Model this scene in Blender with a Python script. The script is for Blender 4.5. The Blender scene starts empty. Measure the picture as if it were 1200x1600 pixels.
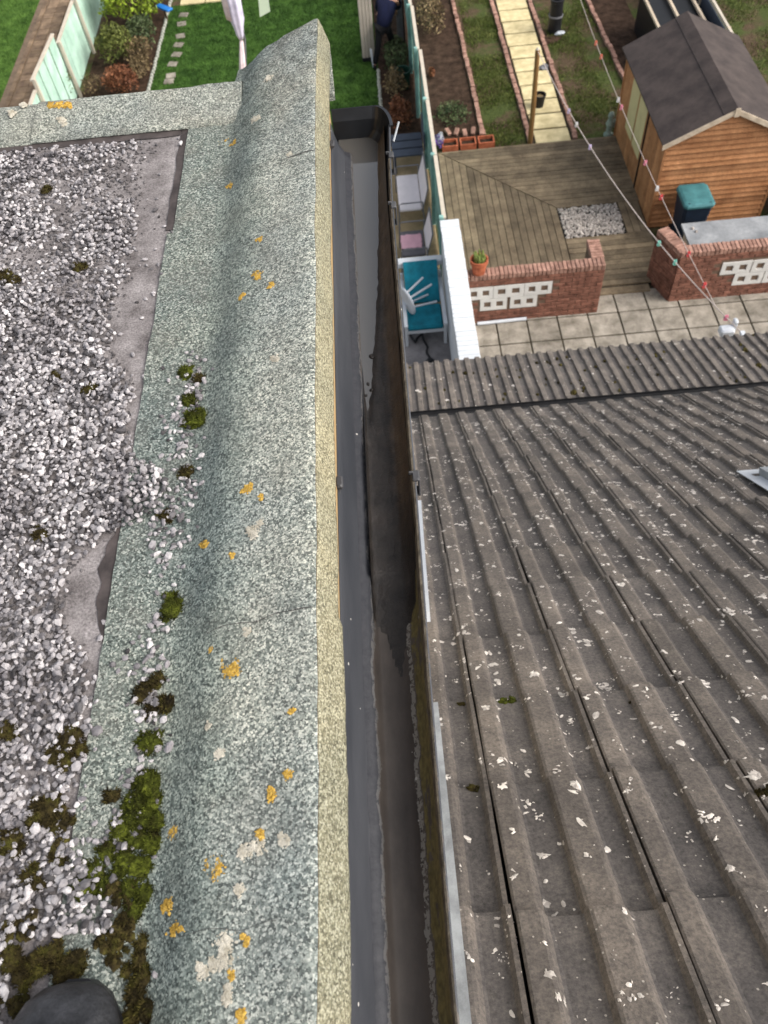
import bpy, math, random
import numpy as np
from mathutils import Matrix, Vector, noise as mnoise
random.seed(7); rng = np.random.default_rng(7)
sc = bpy.context.scene
C = sc.collection
R = math.radians

# ------------------------------------------------------------------ camera
H = 11.0                                    # camera height above the garden
FPX = 1250.0                                # focal length in pixels of the 1200x1600 photograph
dn = np.array([110., 820., FPX]); dn /= np.linalg.norm(dn)
vy = np.array([-110., 0, FPX]); vy[1] = -(dn[0]*vy[0]+dn[2]*vy[2])/dn[1]; vy /= np.linalg.norm(vy)
vx = np.cross(vy, -dn)
RW = np.array([vx, vy, -dn])                # rows: world axes in camera axes (x right, y down, z forward)
def ray(px, py): return RW @ np.array([px-600., py-800., FPX])
def G(px, py, z=0.0):                       # point of the level plane z seen at a photo pixel
    r = ray(px, py); p = r*((z-H)/r[2]); return np.array([p[0], p[1], z])
def FY(px, py, y):                          # point of the upright plane Y = y
    r = ray(px, py); p = r*(y/r[1]); return np.array([p[0], y, p[2]+H])
def proj(p):
    c = RW.T @ (np.array(p, float)-np.array([0, 0, H])); return c[0]/c[2]*FPX+600, c[1]/c[2]*FPX+800
cam = bpy.data.cameras.new('camera'); co = bpy.data.objects.new('camera', cam); C.objects.link(co)
cam.sensor_fit = 'VERTICAL'; cam.sensor_height = 36; cam.lens = FPX/1600*36
cam.clip_start = 0.05; cam.clip_end = 1000
cam.dof.use_dof = True; cam.dof.focus_distance = 1.25; cam.dof.aperture_fstop = 9.5
m3 = Matrix(((vx[0], vy[0], -dn[0]), (vx[1], vy[1], -dn[1]), (vx[2], vy[2], -dn[2]))).transposed()  # camera(cv) -> world
m3 = m3 @ Matrix(((1, 0, 0), (0, -1, 0), (0, 0, -1)))
co.matrix_world = Matrix.Translation((0, 0, H)) @ m3.to_4x4()
sc.camera = co
# ------------------------------------------------------------------ light
SUN_EL, SUN_AZ = 42, 108                    # azimuth clockwise from +Y (the garden): from the right, a little behind
w = bpy.data.worlds.new('World'); sc.world = w; w.use_nodes = True
nt = w.node_tree; bg = nt.nodes['Background']
sky = nt.nodes.new('ShaderNodeTexSky'); sky.sky_type = 'NISHITA'; sky.sun_disc = False
sky.sun_elevation = R(SUN_EL); sky.sun_rotation = R(SUN_AZ); sky.air_density = 1.0; sky.dust_density = 5.0; sky.ozone_density = 1.0
hs = nt.nodes.new('ShaderNodeHueSaturation'); hs.inputs['Saturation'].default_value = 0.35
nt.links.new(sky.outputs[0], hs.inputs['Color']); nt.links.new(hs.outputs[0], bg.inputs[0]); bg.inputs[1].default_value = 0.15
sl = bpy.data.lights.new('sun', 'SUN'); sl.energy = 1.05; sl.angle = R(42); sl.color = (1, .95, .87)
so = bpy.data.objects.new('sun', sl); C.objects.link(so)
sd = Vector((math.sin(R(SUN_AZ))*math.cos(R(SUN_EL)), math.cos(R(SUN_AZ))*math.cos(R(SUN_EL)), math.sin(R(SUN_EL))))
so.rotation_euler = (-sd).to_track_quat('-Z', 'Y').to_euler(); so.location = (20, -10, 40)
sc.view_settings.view_transform = 'Standard'; sc.view_settings.look = 'None'; sc.view_settings.gamma = 1
sc.view_settings.exposure = 0.75; sc.view_settings.use_curve_mapping = False

# ------------------------------------------------------------------ materials
def srgb(r, g, b): return tuple(((c/255+.055)/1.055)**2.4 if c > 10 else c/255/12.92 for c in (r, g, b))
def node(nt, typ, **inp):
    n = nt.nodes.new('ShaderNode'+typ)
    for k, v in inp.items():
        k2 = k.replace('_', ' ')
        if k2 in n.inputs: n.inputs[k2].default_value = v
        else: setattr(n, k, v)
    return n
def newmat(name):
    m = bpy.data.materials.new(name); m.use_nodes = True
    nt = m.node_tree; b = nt.nodes['Principled BSDF']; g = node(nt, 'NewGeometry')
    return m, nt, b, g
def ramp(nt, stops, interp='LINEAR'):
    r = node(nt, 'ValToRGB'); e = r.color_ramp.elements; r.color_ramp.interpolation = interp
    while len(e) < len(stops): e.new(.5)
    for k, (p, c) in enumerate(stops):
        e[k].position = p; e[k].color = (c[0], c[1], c[2], 1)
    return r
def mixc(nt, f, a, b, typ='MIX'):
    m = node(nt, 'Mix'); m.data_type = 'RGBA'; m.blend_type = typ
    for s, v in ((m.inputs[0], f), (m.inputs[6], a), (m.inputs[7], b)):
        if hasattr(v, 'is_output'): nt.links.new(v, s)
        else: s.default_value = (*v, 1) if isinstance(v, tuple) else v
    return m.outputs[2]
def math_(nt, op, a, b=0.0):
    m = node(nt, 'Math', operation=op)
    for s, v in ((m.inputs[0], a), (m.inputs[1], b)):
        if hasattr(v, 'is_output'): nt.links.new(v, s)
        else: s.default_value = v
    return m.outputs[0]
def noise_(nt, g, scale, detail=5, rough=.6, stretch=None):
    n = node(nt, 'TexNoise', Scale=scale, Detail=detail, Roughness=rough)
    if stretch:
        mp = node(nt, 'Mapping'); mp.inputs['Scale'].default_value = stretch
        nt.links.new(g.outputs['Position'], mp.inputs[0]); nt.links.new(mp.outputs[0], n.inputs[0])
    else: nt.links.new(g.outputs['Position'], n.inputs[0])
    return n.outputs['Fac']
def bump_(nt, b, h, strength, dist):
    n = node(nt, 'Bump', Strength=strength, Distance=dist); nt.links.new(h, n.inputs['Height']); nt.links.new(n.outputs[0], b.inputs['Normal'])
def M(name, col, col2=None, scale=6., rough=.8, var=.3, bump=0., bscale=None, bdist=.01, spec=.3, rnd=0., isl=0., stretch=None, metal=0., fine=0.):
    m, nt, b, g = newmat(name)
    c1 = tuple(c*(1-var) for c in col); c2 = col2 if col2 else tuple(min(c*(1+var), .95) for c in col)
    f = noise_(nt, g, scale, 6, .65, stretch)
    r = ramp(nt, [(.32, c1), (.68, c2)]); nt.links.new(f, r.inputs[0]); out = r.outputs[0]
    if fine:
        f2 = noise_(nt, g, scale*14, 3, .7)
        r2 = ramp(nt, [(.3, (1-fine,)*3), (.7, (1+fine,)*3)]); nt.links.new(f2, r2.inputs[0]); out = mixc(nt, 1.0, out, r2.outputs[0], 'MULTIPLY')
    for amt, src in ((rnd, 'o'), (isl, 'i')):
        if amt:
            s = node(nt, 'ObjectInfo').outputs['Random'] if src == 'o' else g.outputs['Random Per Island']
            h = node(nt, 'HueSaturation'); nt.links.new(math_(nt, 'ADD', math_(nt, 'MULTIPLY', s, 2*amt), 1-amt), h.inputs['Value'])
            nt.links.new(out, h.inputs['Color']); out = h.outputs[0]
    nt.links.new(out, b.inputs['Base Color']); b.inputs['Roughness'].default_value = rough
    b.inputs['Specular IOR Level'].default_value = spec; b.inputs['Metallic'].default_value = metal
    if bump: bump_(nt, b, noise_(nt, g, bscale or scale*6, 4, .6, stretch), bump, bdist)
    return m
def felt(name, pal, gaps=.68, stain=(.13, .125, .115), scale=470., shade_grime=None, amt=.62):
    m, nt, b, g = newmat(name)
    nd = node(nt, 'TexNoise', Scale=scale*.9, Detail=2.0); nt.links.new(g.outputs['Position'], nd.inputs[0])
    vm = node(nt, 'VectorMath', operation='MULTIPLY_ADD'); vm.inputs[1].default_value = (.0045, .0045, .0045); nt.links.new(nd.outputs['Color'], vm.inputs[0]); nt.links.new(g.outputs['Position'], vm.inputs[2])
    v = node(nt, 'TexVoronoi', Scale=scale, Randomness=1.0); nt.links.new(vm.outputs[0], v.inputs['Vector'])
    sp = node(nt, 'SeparateColor'); nt.links.new(v.outputs['Color'], sp.inputs[0])
    r = ramp(nt, [((i+.5)/len(pal) if i else 0, c) for i, c in enumerate(pal)]); nt.links.new(sp.outputs[0], r.inputs[0])
    d = ramp(nt, [(.38, (1, 1, 1)), (.70, (gaps,)*3)]); nt.links.new(v.outputs['Distance'], d.inputs[0])
    col = mixc(nt, 1.0, r.outputs[0], d.outputs[0], 'MULTIPLY')
    s1 = ramp(nt, [(.42, (0, 0, 0)), (.72, (1, 1, 1))]); nt.links.new(noise_(nt, g, 14, 8, .7), s1.inputs[0])
    col = mixc(nt, math_(nt, 'MULTIPLY', s1.outputs[0], amt), col, mixc(nt, .75, col, stain), 'MIX')
    s2 = ramp(nt, [(.3, (.76, .80, .80)), (.7, (1.16, 1.13, 1.03))]); nt.links.new(noise_(nt, g, 4.5, 4), s2.inputs[0])
    col = mixc(nt, 1.0, col, s2.outputs[0], 'MULTIPLY')
    if shade_grime:                                             # fillet shade and lit kerb top tinted by x, dark crust at far end
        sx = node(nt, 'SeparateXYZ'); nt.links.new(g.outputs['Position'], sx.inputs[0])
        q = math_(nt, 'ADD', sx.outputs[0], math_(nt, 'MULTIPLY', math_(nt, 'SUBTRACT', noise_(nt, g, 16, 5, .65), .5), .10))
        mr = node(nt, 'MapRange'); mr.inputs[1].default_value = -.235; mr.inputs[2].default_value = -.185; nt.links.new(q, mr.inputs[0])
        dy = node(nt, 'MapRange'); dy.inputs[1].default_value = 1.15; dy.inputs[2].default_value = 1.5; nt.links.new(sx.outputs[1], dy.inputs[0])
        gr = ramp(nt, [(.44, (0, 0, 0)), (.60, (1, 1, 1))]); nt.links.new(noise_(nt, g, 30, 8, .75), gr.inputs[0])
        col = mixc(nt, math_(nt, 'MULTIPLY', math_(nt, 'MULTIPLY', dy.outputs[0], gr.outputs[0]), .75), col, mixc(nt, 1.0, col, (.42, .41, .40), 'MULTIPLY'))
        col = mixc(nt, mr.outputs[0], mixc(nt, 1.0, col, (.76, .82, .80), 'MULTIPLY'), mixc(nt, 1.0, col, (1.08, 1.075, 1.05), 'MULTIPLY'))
    nt.links.new(col, b.inputs['Base Color']); b.inputs['Roughness'].default_value = .85; b.inputs['Specular IOR Level'].default_value = .25
    bump_(nt, b, sp.outputs[1], .35, .0010)
    return m

m_felt = felt('mineral_felt_green', [srgb(76, 80, 80), srgb(108, 114, 112), srgb(138, 144, 141), srgb(157, 162, 158), srgb(181, 184, 179), srgb(212, 212, 206)], shade_grime=True)
m_felt_y = felt('mineral_felt_cream', [srgb(92, 88, 74), srgb(136, 131, 110), srgb(164, 159, 136), srgb(184, 179, 158)], gaps=.6, stain=srgb(120, 112, 90), amt=.3, scale=460)
m_felt_f = felt('mineral_felt_grey', [srgb(72, 75, 73), srgb(104, 108, 104), srgb(132, 137, 132), srgb(150, 154, 148), srgb(174, 177, 170), srgb(206, 206, 198)], amt=.8)
m_felt_d = felt('mineral_felt_dark', [srgb(56, 62, 61), srgb(80, 88, 86), srgb(102, 112, 109), srgb(118, 127, 124), srgb(138, 146, 142), srgb(178, 182, 177)], amt=.7)  # darker copy of the felt, used on the lap
m_base = M('bare_roofing_felt', srgb(98, 92, 91), srgb(150, 144, 143), scale=20, rough=.9, var=.16, bump=.6, bscale=420, bdist=.0015, fine=.42, spec=.2)
m_bitumen = M('bitumen', srgb(58, 52, 51), srgb(84, 76, 74), scale=25, rough=.75, bump=.2, bscale=120, bdist=.001)
def m_stone_():
    m, nt, b, g = newmat('limestone_chipping')
    r = ramp(nt, [(0, srgb(58, 55, 55)), (.12, srgb(94, 91, 92)), (.40, srgb(138, 134, 135)), (.75, srgb(176, 171, 171)), (1, srgb(212, 207, 205))]); nt.links.new(g.outputs['Random Per Island'], r.inputs[0])
    f = ramp(nt, [(.3, (.74, .74, .76)), (.7, (1.1, 1.1, 1.1))]); nt.links.new(noise_(nt, g, 240, 3), f.inputs[0])
    l = ramp(nt, [(.36, (.62, .61, .62)), (.52, (1, 1, 1))]); nt.links.new(noise_(nt, g, 7, 3), l.inputs[0])
    c = mixc(nt, 1.0, mixc(nt, 1.0, r.outputs[0], f.outputs[0], 'MULTIPLY'), l.outputs[0], 'MULTIPLY')
    nt.links.new(c, b.inputs['Base Color']); b.inputs['Roughness'].default_value = .7; b.inputs['Specular IOR Level'].default_value = .3
    return m
m_stone = m_stone_()
def m_moss_(name, a, bcol, c):
    m, nt, b, g = newmat(name)
    r = ramp(nt, [(.3, a), (.5, bcol), (.72, c)]); nt.links.new(noise_(nt, g, 60, 4, .7), r.inputs[0])
    h = node(nt, 'HueSaturation'); nt.links.new(math_(nt, 'ADD', math_(nt, 'MULTIPLY', g.outputs['Random Per Island'], .9), .35), h.inputs['Value']); nt.links.new(r.outputs[0], h.inputs['Color'])
    nt.links.new(h.outputs[0], b.inputs['Base Color']); b.inputs['Roughness'].default_value = .9; b.inputs['Specular IOR Level'].default_value = .15
    return m
m_moss = m_moss_('green_moss', srgb(40, 36, 14), srgb(66, 72, 22), srgb(108, 116, 40))
m_moss_b = m_moss_('brown_moss', srgb(36, 30, 18), srgb(62, 54, 28), srgb(88, 86, 36))
m_lich = M('yellow_lichen', srgb(178, 136, 44), srgb(206, 172, 88), scale=300, var=.3, rough=.9, isl=.35)
m_lich_w = M('cream_lichen', srgb(176, 168, 148), srgb(204, 198, 184), scale=80, rough=.95, isl=.12)
m_lich_t = M('white_lichen', srgb(196, 186, 178), srgb(226, 218, 208), scale=50, rough=.95, isl=.32)
def m_tile_(name, cols):
    m, nt, b, g = newmat(name)
    r = ramp(nt, [(.25, cols[0]), (.5, cols[1]), (.75, cols[2])]); nt.links.new(noise_(nt, g, 5, 8, .7), r.inputs[0])
    f = ramp(nt, [(.30, (.55, .55, .56)), (.5, (.96, .96, .96)), (.72, (1.42, 1.39, 1.34))]); nt.links.new(noise_(nt, g, 110, 4, .75), f.inputs[0])
    c = mixc(nt, 1.0, r.outputs[0], f.outputs[0], 'MULTIPLY')
    h = node(nt, 'HueSaturation'); nt.links.new(math_(nt, 'ADD', math_(nt, 'MULTIPLY', node(nt, 'ObjectInfo').outputs['Random'], .24), .88), h.inputs['Value']); nt.links.new(c, h.inputs['Color'])
    v = node(nt, 'TexVoronoi', Scale=95.); nt.links.new(g.outputs['Position'], v.inputs['Vector'])
    sp = node(nt, 'SeparateColor'); nt.links.new(v.outputs['Color'], sp.inputs[0])
    k = math_(nt, 'MULTIPLY', math_(nt, 'LESS_THAN', v.outputs['Distance'], .22), math_(nt, 'GREATER_THAN', sp.outputs[0], .93))
    out = mixc(nt, k, h.outputs[0], srgb(168, 160, 150))
    dk = ramp(nt, [(.60, (0, 0, 0)), (.70, (1, 1, 1))]); nt.links.new(noise_(nt, g, 28, 6, .75), dk.inputs[0])
    out = mixc(nt, math_(nt, 'MULTIPLY', dk.outputs[0], .55), out, srgb(62, 60, 52))
    nt.links.new(out, b.inputs['Base Color']); b.inputs['Roughness'].default_value = .82; b.inputs['Specular IOR Level'].default_value = .3
    bump_(nt, b, noise_(nt, g, 150, 5, .75), .8, .003)
    return m
m_tile = m_tile_('concrete_tile', (srgb(80, 75, 72), srgb(106, 99, 93), srgb(136, 126, 116)))
m_pan = m_tile_('concrete_tile_channel', (srgb(73, 70, 69), srgb(95, 90, 87), srgb(117, 110, 104)))
def m_gut_():
    m, nt, b, g = newmat('weathered_black_plastic')
    sx = node(nt, 'SeparateXYZ'); nt.links.new(g.outputs['Position'], sx.inputs[0])
    x, y = sx.outputs[0], sx.outputs[1]
    wob = math_(nt, 'MULTIPLY', math_(nt, 'SUBTRACT', noise_(nt, g, 22, 6, .7), .5), .016)
    fine = noise_(nt, g, 160, 4, .7)
    r = ramp(nt, [(.3, srgb(50, 52, 57)), (.7, srgb(84, 85, 89))]); nt.links.new(noise_(nt, g, 6, 6, .6, (1, .25, 1)), r.inputs[0])
    out = r.outputs[0]
    xs = math_(nt, 'ADD', x, wob)
    def band(a, bb, src):
        return math_(nt, 'MULTIPLY', math_(nt, 'GREATER_THAN', src, a), math_(nt, 'LESS_THAN', src, bb))
    ri = ramp(nt, [(.3, srgb(60, 54, 50)), (.7, srgb(90, 82, 75))]); nt.links.new(noise_(nt, g, 18, 6, .7, (1, .4, 1)), ri.inputs[0])
    out = mixc(nt, math_(nt, 'MULTIPLY', band(-.0655, -.019, xs), .9), out, ri.outputs[0])       # dried silt on the floor
    rw = ramp(nt, [(.3, srgb(76, 70, 64)), (.7, srgb(112, 104, 95))]); nt.links.new(noise_(nt, g, 40, 6, .75, (1, .5, 1)), rw.inputs[0])
    out = mixc(nt, math_(nt, 'MULTIPLY', band(-.019, .0045, xs), .85), out, rw.outputs[0])  # outer wall colour raised to offset the shade it lies in
    lb = ramp(nt, [(.3, srgb(40, 42, 48)), (.7, srgb(66, 66, 70))]); nt.links.new(noise_(nt, g, 90, 6, .75), lb.inputs[0])
    out = mixc(nt, math_(nt, 'MULTIPLY', band(-.0800, -.0662, math_(nt, 'ADD', x, math_(nt, 'MULTIPLY', wob, .35))), .9), out, lb.outputs[0])
    crust = math_(nt, 'MULTIPLY', band(-.0215, -.0155, xs), math_(nt, 'GREATER_THAN', fine, .47))
    out = mixc(nt, math_(nt, 'MULTIPLY', crust, .75), out, srgb(150, 147, 140))
    edge = math_(nt, 'MULTIPLY', band(-.0675, -.0645, xs), math_(nt, 'GREATER_THAN', fine, .45))
    out = mixc(nt, math_(nt, 'MULTIPLY', edge, .6), out, srgb(110, 108, 106))
    n3 = math_(nt, 'ADD', noise_(nt, g, 30, 5, .7, (1, .35, 1)), math_(nt, 'MULTIPLY', y, -.12))
    alg = math_(nt, 'MULTIPLY', math_(nt, 'MULTIPLY', band(-.014, .0005, xs), math_(nt, 'LESS_THAN', y, .72)), math_(nt, 'GREATER_THAN', n3, .36))
    rg = ramp(nt, [(.35, srgb(92, 84, 50)), (.65, srgb(134, 123, 76))]); nt.links.new(noise_(nt, g, 120, 4), rg.inputs[0])
    out = mixc(nt, math_(nt, 'MULTIPLY', alg, .85), out, rg.outputs[0])
    wv = node(nt, 'TexVoronoi', Scale=60.); nt.links.new(g.outputs['Position'], wv.inputs['Vector'])
    sp = node(nt, 'SeparateColor'); nt.links.new(wv.outputs['Color'], sp.inputs[0])
    out = mixc(nt, math_(nt, 'MULTIPLY', math_(nt, 'LESS_THAN', wv.outputs['Distance'], .12), math_(nt, 'GREATER_THAN', sp.outputs[1], .93)), out, srgb(180, 176, 170))
    nt.links.new(out, b.inputs['Base Color']); b.inputs['Roughness'].default_value = .58; b.inputs['Specular IOR Level'].default_value = .35
    bump_(nt, b, noise_(nt, g, 120, 4, .7), .25, .0015)
    return m
m_gut = m_gut_()
def m_silt_():
    m, nt, b, g = newmat('wet_silt')
    sx = node(nt, 'SeparateXYZ'); nt.links.new(g.outputs['Position'], sx.inputs[0])
    dk = ramp(nt, [(.3, srgb(24, 22, 21)), (.7, srgb(56, 50, 46))]); nt.links.new(noise_(nt, g, 40, 6, .7), dk.inputs[0])
    br = ramp(nt, [(.3, srgb(66, 55, 45)), (.7, srgb(104, 88, 70))]); nt.links.new(noise_(nt, g, 40, 6, .7), br.inputs[0])
    q = math_(nt, 'ADD', sx.outputs[0], math_(nt, 'MULTIPLY', math_(nt, 'SUBTRACT', noise_(nt, g, 30, 5), .5), .02))
    mr = node(nt, 'MapRange'); mr.inputs[1].default_value = -.026; mr.inputs[2].default_value = -.012; nt.links.new(q, mr.inputs[0])
    my_ = node(nt, 'MapRange'); my_.inputs[1].default_value = .56; my_.inputs[2].default_value = .72; nt.links.new(sx.outputs[1], my_.inputs[0])
    nt.links.new(mixc(nt, math_(nt, 'MULTIPLY', mr.outputs[0], my_.outputs[0]), dk.outputs[0], br.outputs[0]), b.inputs['Base Color'])
    b.inputs['Roughness'].default_value = .34; b.inputs['Specular IOR Level'].default_value = .5
    bump_(nt, b, noise_(nt, g, 230, 5, .75), .7, .003); return m
m_silt = m_silt_()
def m_water_():
    m, nt, b, g = newmat('gutter_water')
    b.inputs['Base Color'].default_value = (.095, .09, .083, 1); b.inputs['Roughness'].default_value = .06
    b.inputs['Specular IOR Level'].default_value = .9; b.inputs['Coat Weight'].default_value = 0.6; b.inputs['Coat Roughness'].default_value = .04
    return m
m_water = m_water_()
m_lead = M('grey_flashing', srgb(140, 144, 148), srgb(168, 172, 176), scale=20, rough=.55, stretch=(1, .2, 1), fine=.08)
m_upvc = M('white_plastic', srgb(196, 200, 206), scale=10, var=.06, rough=.4)
m_tan = M('tan_fascia', srgb(176, 150, 110), scale=30, var=.12, rough=.6)
m_dark = M('dark_underlay', (.012, .012, .012), rough=.95)
m_black = M('black_plastic', srgb(30, 30, 32), scale=30, var=.3, rough=.45)
m_rubber = M('black_rubber', srgb(18, 18, 20), srgb(54, 54, 57), scale=34, rough=.42, bump=.6, bscale=70, bdist=.004, fine=.45, spec=.5)
m_render = M('cream_render', srgb(190, 184, 170), scale=3, var=.12, bump=.2, bscale=80)
m_grass = M('lawn', srgb(44, 70, 30), srgb(74, 104, 46), scale=2.6, rough=.95, fine=.3, bump=.5, bscale=40, bdist=.03, spec=.1)
m_blade = M('grass_blades', srgb(42, 74, 28), srgb(80, 114, 50), scale=2.6, rough=.8, isl=.4, spec=.15)
m_grass2 = M('rough_grass', srgb(72, 78, 44), srgb(88, 104, 48), scale=2.2, rough=.95, fine=.3, bump=.6, bscale=30, bdist=.04, spec=.1)
m_blade2 = M('rough_grass_blades', srgb(76, 98, 36), srgb(112, 116, 66), scale=2.2, rough=.8, isl=.4, spec=.15)
def m_mixground_():
    m, nt, b, g = newmat('grass_and_mud')
    a = ramp(nt, [(.3, srgb(62, 50, 38)), (.7, srgb(104, 88, 70))]); nt.links.new(noise_(nt, g, 9, 8, .75), a.inputs[0])
    c = ramp(nt, [(.3, srgb(54, 66, 34)), (.7, srgb(86, 94, 52))]); nt.links.new(noise_(nt, g, 12, 8, .75), c.inputs[0])
    f = ramp(nt, [(.44, (0, 0, 0)), (.56, (1, 1, 1))]); nt.links.new(noise_(nt, g, 1.1, 7, .65), f.inputs[0])
    nt.links.new(mixc(nt, f.outputs[0], a.outputs[0], c.outputs[0]), b.inputs['Base Color']); b.inputs['Roughness'].default_value = .95; b.inputs['Specular IOR Level'].default_value = .1
    bump_(nt, b, noise_(nt, g, 35, 5, .7), .7, .04); return m
m_mix = m_mixground_()
m_soil = M('dark_soil', srgb(50, 38, 30), srgb(84, 66, 54), scale=5, rough=.95, fine=.35, bump=.9, bscale=30, bdist=.05, spec=.1)
m_slab = M('concrete_slab', srgb(120, 113, 101), srgb(164, 156, 144), scale=3.2, rough=.85, rnd=.12, fine=.15, bump=.2, bscale=60)
m_joint = M('mossy_joint', srgb(52, 46, 34), scale=8, rough=.95)
m_cream = M('cream_slab', srgb(208, 190, 142), srgb(222, 206, 162), scale=4, rough=.85, rnd=.06, fine=.06)
m_brick = M('red_brick', srgb(108, 70, 57), srgb(142, 98, 82), scale=9, rough=.88, rnd=.22, fine=.2, bump=.3, bscale=120, bdist=.004)
m_brickp = M('pink_brick', srgb(134, 98, 84), srgb(176, 138, 122), scale=9, rough=.88, rnd=.2, fine=.22, bump=.3, bscale=120, bdist=.004)
m_mortar = M('mortar', srgb(110, 92, 78), scale=20, var=.2, rough=.95)
m_screen = M('white_block', srgb(206, 204, 200), scale=6, var=.08, rough=.8)
m_whitew = M('white_paint', srgb(202, 206, 210), scale=4, var=.05, rough=.7)
def m_plank_(name, a, bcol, groove):
    m, nt, b, g = newmat(name)
    oi = node(nt, 'ObjectInfo')
    tc = node(nt, 'TexCoord')
    n = node(nt, 'TexNoise', Scale=1.0, Detail=8, Roughness=.7); mp = node(nt, 'Mapping'); mp.inputs['Scale'].default_value = (3, 3, 3)
    nt.links.new(g.outputs['Position'], mp.inputs[0]); nt.links.new(mp.outputs[0], n.inputs[0])
    r = ramp(nt, [(.3, a), (.7, bcol)]); nt.links.new(n.outputs['Fac'], r.inputs[0])
    h = node(nt, 'HueSaturation'); nt.links.new(math_(nt, 'ADD', math_(nt, 'MULTIPLY', oi.outputs['Random'], .5), .74), h.inputs['Value'])
    f = ramp(nt, [(.3, (.72, .72, .72)), (.7, (1.24, 1.24, 1.24))]); nt.links.new(noise_(nt, g, 30, 5, .75), f.inputs[0])
    nt.links.new(mixc(nt, 1.0, r.outputs[0], f.outputs[0], 'MULTIPLY'), h.inputs['Color']); nt.links.new(h.outputs[0], b.inputs['Base Color'])
    b.inputs['Roughness'].default_value = .8; b.inputs['Specular IOR Level'].default_value = .25
    return m
m_deck = m_plank_('weathered_decking', srgb(78, 67, 53), srgb(132, 117, 95), 1)
m_shedw = m_plank_('orange_shed_timber', srgb(136, 90, 56), srgb(180, 130, 90), 0)
m_shedf = M('shed_felt', srgb(62, 53, 51), srgb(78, 68, 64), scale=3, rough=.7, fine=.1, bump=.1, bscale=300, bdist=.002)
m_trim = M('pale_timber', srgb(186, 168, 146), srgb(206, 190, 168), scale=6, rough=.8, fine=.1, stretch=(1, .2, 1))
m_ply = M('pale_panel', srgb(196, 184, 138), scale=3, var=.1, rough=.5)
m_mint = M('mint_paint', srgb(176, 214, 194), srgb(196, 226, 208), scale=2, rough=.7, rnd=.05, fine=.05)
m_teal = M('teal_fence_paint', srgb(112, 158, 152), srgb(140, 182, 174), scale=3, rough=.7, rnd=.08, fine=.1)
m_pale = M('cream_cap', srgb(190, 180, 164), scale=5, var=.1, rough=.8)
m_tealc = M('teal_cushion', srgb(10, 112, 132), srgb(18, 128, 148), scale=5, rough=.8)
m_cushion = M('pale_cushion', srgb(212, 206, 208), scale=6, var=.06, rough=.9)
m_metal = M('grey_metal', srgb(112, 112, 116), scale=10, var=.15, rough=.45)
m_slate = M('slate_blue_paint', srgb(62, 70, 84), scale=5, var=.15, rough=.6)
m_terra = M('terracotta', srgb(160, 84, 56), srgb(186, 106, 74), scale=8, rough=.85, fine=.1)
m_cactus = M('cactus', srgb(92, 112, 50), srgb(140, 150, 84), scale=40, rough=.7)
m_binb = M('bin_body', srgb(30, 42, 58), scale=5, var=.2, rough=.5)
m_binl = M('bin_lid', srgb(60, 112, 117), srgb(76, 130, 133), scale=4, rough=.5)
m_board = M('grey_board', srgb(130, 134, 138), srgb(156, 158, 160), scale=3, rough=.8, fine=.12)
m_rope = M('line_rope', srgb(190, 176, 168), scale=30, var=.1, rough=.8)
m_wood = M('post_timber', srgb(128, 96, 56), scale=6, var=.25, rough=.85, stretch=(3, 3, .3))
m_hole = M('near_black', srgb(9, 9, 10), rough=.95)
def leafm(name, a, b): return M(name, a, b, scale=3, rough=.65, isl=.45, spec=.25)
m_leaf1 = leafm('bright_leaves', srgb(84, 112, 24), srgb(150, 168, 52)); m_leaf2 = leafm('olive_leaves', srgb(74, 84, 38), srgb(112, 118, 58))
m_leaf3 = leafm('russet_leaves', srgb(104, 62, 42), srgb(136, 90, 62)); m_leaf4 = leafm('brown_stems', srgb(92, 76, 52), srgb(132, 114, 82)); m_leaf5 = leafm('dull_leaves', srgb(52, 72, 44), srgb(92, 102, 66))
m_bark = M('bark', srgb(76, 62, 48), scale=10, rough=.9)
m_navy = M('navy_fabric', srgb(16, 22, 50), scale=12, var=.25, rough=.9); m_blk = M('black_fabric', srgb(14, 14, 17), scale=12, var=.3, rough=.9)
m_skin = M('skin', srgb(196, 150, 126), scale=10, var=.08, rough=.6); m_hair = M('grey_hair', srgb(70, 58, 48), scale=60, var=.3, rough=.7)
m_beige = M('beige_plastic', srgb(174, 164, 152), scale=4, var=.08, rough=.6)
m_pink = M('pale_pink_fabric', srgb(232, 206, 206), srgb(240, 222, 222), scale=5, rough=.8); m_lilac = M('lilac_fabric', srgb(212, 206, 232), srgb(228, 222, 240), scale=5, rough=.8); m_pgreen = M('pale_green_fabric', srgb(206, 222, 196), scale=5, var=.06, rough=.8)
m_blue = M('blue_plastic', srgb(36, 116, 196), scale=4, var=.12, rough=.4)
m_pegs = {k: M('peg_'+k, srgb(*c), scale=10, var=.08, rough=.4) for k, c in dict(pink=(232, 140, 160), red=(222, 84, 84), mint=(140, 214, 196), lilac=(206, 190, 222), white=(230, 228, 226), coral=(226, 120, 92)).items()}
m_purple = M('purple_petals', srgb(88, 60, 130), srgb(120, 90, 160), scale=20, rough=.7, isl=.2); m_glass = M('rooflight_glass', srgb(60, 70, 80), rough=.08, spec=.8, var=.05)

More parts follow.
